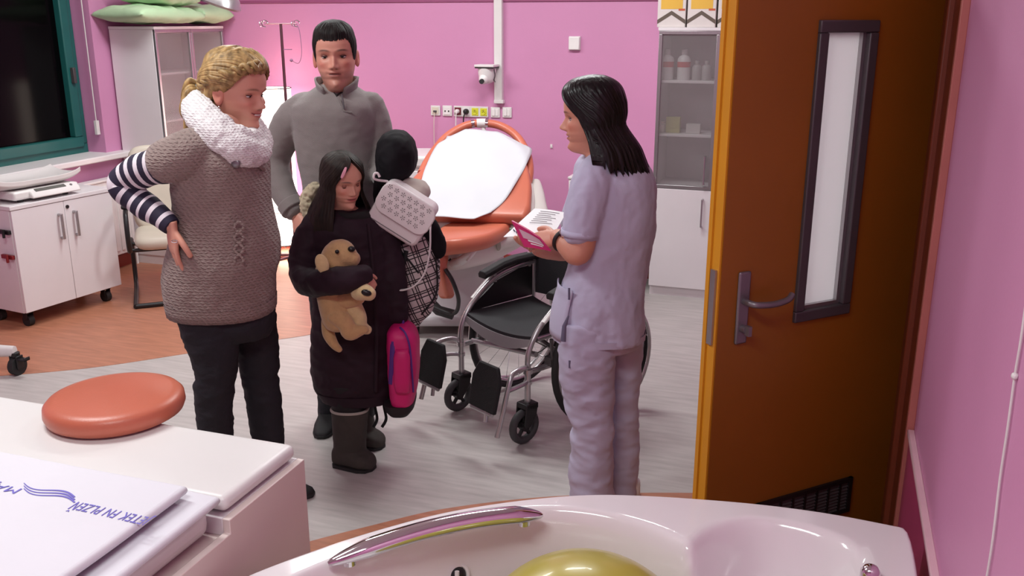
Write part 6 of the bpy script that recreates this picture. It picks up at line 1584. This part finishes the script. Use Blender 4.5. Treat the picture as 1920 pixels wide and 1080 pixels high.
# dark coat bundle carried by the man
CY = 3.70
BCOAT = mat('black_padded_fabric', (19, 17, 21), .8, vary=.12, vscale=12, spec=.2)
bun = thing('coat_bundle', 'black padded coat with round hood bundled over the man\'s forearm', 'coat', at(750, 480, CY))
mb = MB(); mb.loft(ptable([(246, 734, 752, .03, CY), (251, 722, 764, .07, CY), (262, 711, 774, .10, CY), (280, 705, 781, .125, CY), (298, 704, 782, .13, CY), (315, 706, 779, .125, CY), (330, 708, 768, .11, CY), (342, 712, 752, .09, CY)], 4, 40, ex=1.0))
hoodo = garment('hood', mb, BCOAT, bun, .006, 6, [(.010, 9, 2.0, (1, 1, .6), False), (.004, 22, 5.0)])
mb = MB(); mb.loft(ptable([(325, 704, 750, .07, CY + .02), (360, 702, 780, .09, CY + .03), (400, 705, 800, .09, CY + .03), (440, 712, 822, .09, CY + .02), (470, 725, 826, .085, CY + .02), (490, 730, 800, .075, CY + .02), (500, 735, 770, .05, CY + .02)], 6, 36))
ptube(mb, [(800, 425, CY - .03, 18), (815, 452, CY - .03, 17), (822, 472, CY - .03, 14)])
garment('coat_body', mb, BCOAT, bun, .007, 5, [(.010, 8, 4.0), (.004, 22, 4.0)])
mb = MB(); ptube(mb, [(735, 352, CY - .04, 14), (760, 352, CY - .05, 20), (778, 358, CY - .05, 24), (786, 362, CY - .05, 24)], n=20)
garment('beige_cuff', mb, mat('beige_lining', (196, 186, 176), .8, vary=.05), bun, .006, 4, (.004, 14, 1.0))
# white handbag
HB = CY - .17
WLEA = mat('white_leather', (222, 214, 214), .4, vary=.02, bump=.06, bscale=160)
hc = at(752, 402, HB)
ex_ = (at(802, 402, HB - .02) - at(704, 340, HB)).normalized(); ey_ = (at(700, 345, HB) - at(735, 462, HB)); ey_ = (ey_ - ex_ * ey_.dot(ex_)).normalized(); ez_ = ex_.cross(ey_)
if ez_.dot(FWD) > 0: ez_ = -ez_
HBM = frameM(hc, ex_, ey_, ez_)
hb_ = thing('handbag', 'white leather shoulder bag with flower cut-out flap held by the man', 'handbag', at(752, 470, HB))
def rrect(w_, h_, r, n=6):
    pts = []
    for cx_, cy_, a0 in ((w_ / 2 - r, h_ / 2 - r, 0), (-w_ / 2 + r, h_ / 2 - r, PI / 2), (-w_ / 2 + r, -h_ / 2 + r, PI), (w_ / 2 - r, -h_ / 2 + r, 1.5 * PI)):
        for i in range(n + 1): a = a0 + PI / 2 * i / n; pts.append((cx_ + r * math.cos(a), cy_ + r * math.sin(a)))
    return pts
BW, BH = .225, .19
obj('bag_body', MB().prism(rrect(BW, BH, .03), .085, HBM @ Matrix.Translation((0, 0, -.085))), WLEA, hb_, world=True, bevel=.012, seg=3)
fl_ = obj('flap', MB().prism([(x, y + .030) for x, y in rrect(BW + .012, BH * .70, .045, 8)], .010, HBM @ Matrix.Translation((.004, 0, .001))), WLEA, hb_, world=True, bevel=.004)
CUT = mat('cutout_grey', (130, 124, 124), .7)
FLW = MB()
for k in range(5):
    a = 2 * PI * k / 5
    FLW.add([(.0035 * math.cos(a), .0035 * math.sin(a), 0), (.0075 * math.cos(a) - .0026 * math.sin(a), .0075 * math.sin(a) + .0026 * math.cos(a), 0), (.0108 * math.cos(a), .0108 * math.sin(a), 0), (.0075 * math.cos(a) + .0026 * math.sin(a), .0075 * math.sin(a) - .0026 * math.cos(a), 0)], [(0, 3, 2, 1)])
FLW.add([(.002 * math.cos(2 * PI * i / 8), .002 * math.sin(2 * PI * i / 8), 0) for i in range(8)], [tuple(range(8))])
flme = FLW.mesh('flower_cutout'); flme.materials.append(CUT)
for j in range(4):
    for i in range(7):
        x = -.088 + i * .029 + (.0145 if j % 2 else 0); y = .076 - j * .027
        if x > .098: continue
        o = bpy.data.objects.new('flower_cutout', flme); C.objects.link(o); o.parent = fl_; o.matrix_parent_inverse = world_mat(fl_).inverted()
        M_ = HBM @ Matrix.Translation((x, y, .0118)) @ rotz((i * 1.3 + j) % 1.2)
        o.matrix_basis = M_
def hb(x, y, z): return HBM @ V((x, y, z))
obj('side_strap', MB().tube(spline([hb(-.112, .075, -.03), at(703, 336, HB), at(702, 326, HB), at(708, 325, HB), at(712, 332, HB)], 5), .005, 8), WLEA, hb_, world=True)
obj('shoulder_strap', MB().tube(spline([hb(.112, .03, -.03), at(807, 430, HB - .02), at(806, 470, HB - .02), at(797, 510, HB - .02), at(778, 535, HB - .02), at(755, 544, HB - .0), at(738, 540, HB + .02)], 8), .006, 8, flat=.6), WLEA, hb_, world=True)
obj('strap_ring', MB().tube([at(805, 402, HB - .02) + UP * .018 * math.cos(a) + RGT * .009 * math.sin(a) for a in [2 * PI * i / 18 for i in range(18)]], .003, 8, closed=True), STEEL, hb_, world=True)
obj('bottom_seam', MB().tube([hb(-.09, -.078, .001), hb(.09, -.078, .001)], .0022, 6), CUT, hb_, world=True)
# plaid bag
PLAID = bpy.data.materials.new('black_white_plaid'); PLAID.use_nodes = True
n, l, b = nodes(PLAID); tc = n.new('ShaderNodeTexCoord'); mp = n.new('ShaderNodeMapping'); mp.inputs['Rotation'].default_value = (0, .35, -YAW); mp.inputs['Scale'].default_value = (1, 1, 1)
l.new(tc.outputs['Object'], mp.inputs[0]); sp_ = n.new('ShaderNodeSeparateXYZ'); l.new(mp.outputs[0], sp_.inputs[0])
def lines(sock, per, wd_, ph):
    a = n.new('ShaderNodeMath'); a.operation = 'MULTIPLY_ADD'; a.inputs[1].default_value = 1 / per; a.inputs[2].default_value = ph + 20; l.new(sock, a.inputs[0])
    f = n.new('ShaderNodeMath'); f.operation = 'FRACT'; l.new(a.outputs[0], f.inputs[0])
    g = n.new('ShaderNodeMath'); g.operation = 'LESS_THAN'; g.inputs[1].default_value = wd_; l.new(f.outputs[0], g.inputs[0]); return g.outputs[0]
def mx_(a, b_):
    m = n.new('ShaderNodeMath'); m.operation = 'MAXIMUM'; l.new(a, m.inputs[0]); l.new(b_, m.inputs[1]); return m.outputs[0]
tot = None
for ax_ in ('X', 'Z'):
    for ph in (0, .16, .42): 
        s_ = lines(sp_.outputs[ax_], .055, .085, ph); tot = s_ if tot is None else mx_(tot, s_)
mxr = n.new('ShaderNodeMix'); mxr.data_type = 'RGBA'; mxr.inputs[6].default_value = (*lin((200, 190, 188)), 1); mxr.inputs[7].default_value = (*lin((46, 40, 42)), 1)
l.new(tot, mxr.inputs[0]); l.new(mxr.outputs[2], b.inputs['Base Color']); b.inputs['Roughness'].default_value = .8
PB = CY + .0
pb = thing('plaid_bag', 'black and white plaid cloth bag hanging below the handbag', 'bag', at(778, 610, PB))
mb = MB(); mb.loft(ptable([(425, 750, 812, .05, PB), (450, 742, 818, .075, PB), (490, 736, 822, .085, PB), (530, 736, 823, .085, PB), (560, 742, 818, .08, PB), (585, 752, 806, .065, PB), (603, 764, 792, .04, PB), (611, 772, 784, .02, PB)], 5, 32))
pbb = garment('cloth_body', mb, PLAID, pb, .006, 5, [(.008, 12, 4.0), (.003, 30, 2.0)])
obj('handle', MB().tube(spline([at(762, 470, PB - .085), at(756, 500, PB - .095), at(757, 540, PB - .095)], 6), .010, 8, flat=.5), BLKCLOTH, pb, world=True)
obj('seam_piping', MB().tube(spline([at(815, 470, PB - .05), at(820, 520, PB - .05), at(816, 555, PB - .06), at(790, 590, PB - .07)], 6), .004, 8).tube(spline([at(745, 462, PB - .07), at(768, 490, PB - .09), at(785, 512, PB - .09)], 6), .004, 8), BLKCLOTH, pb, world=True)

bpy.data.scenes.remove(SCR)
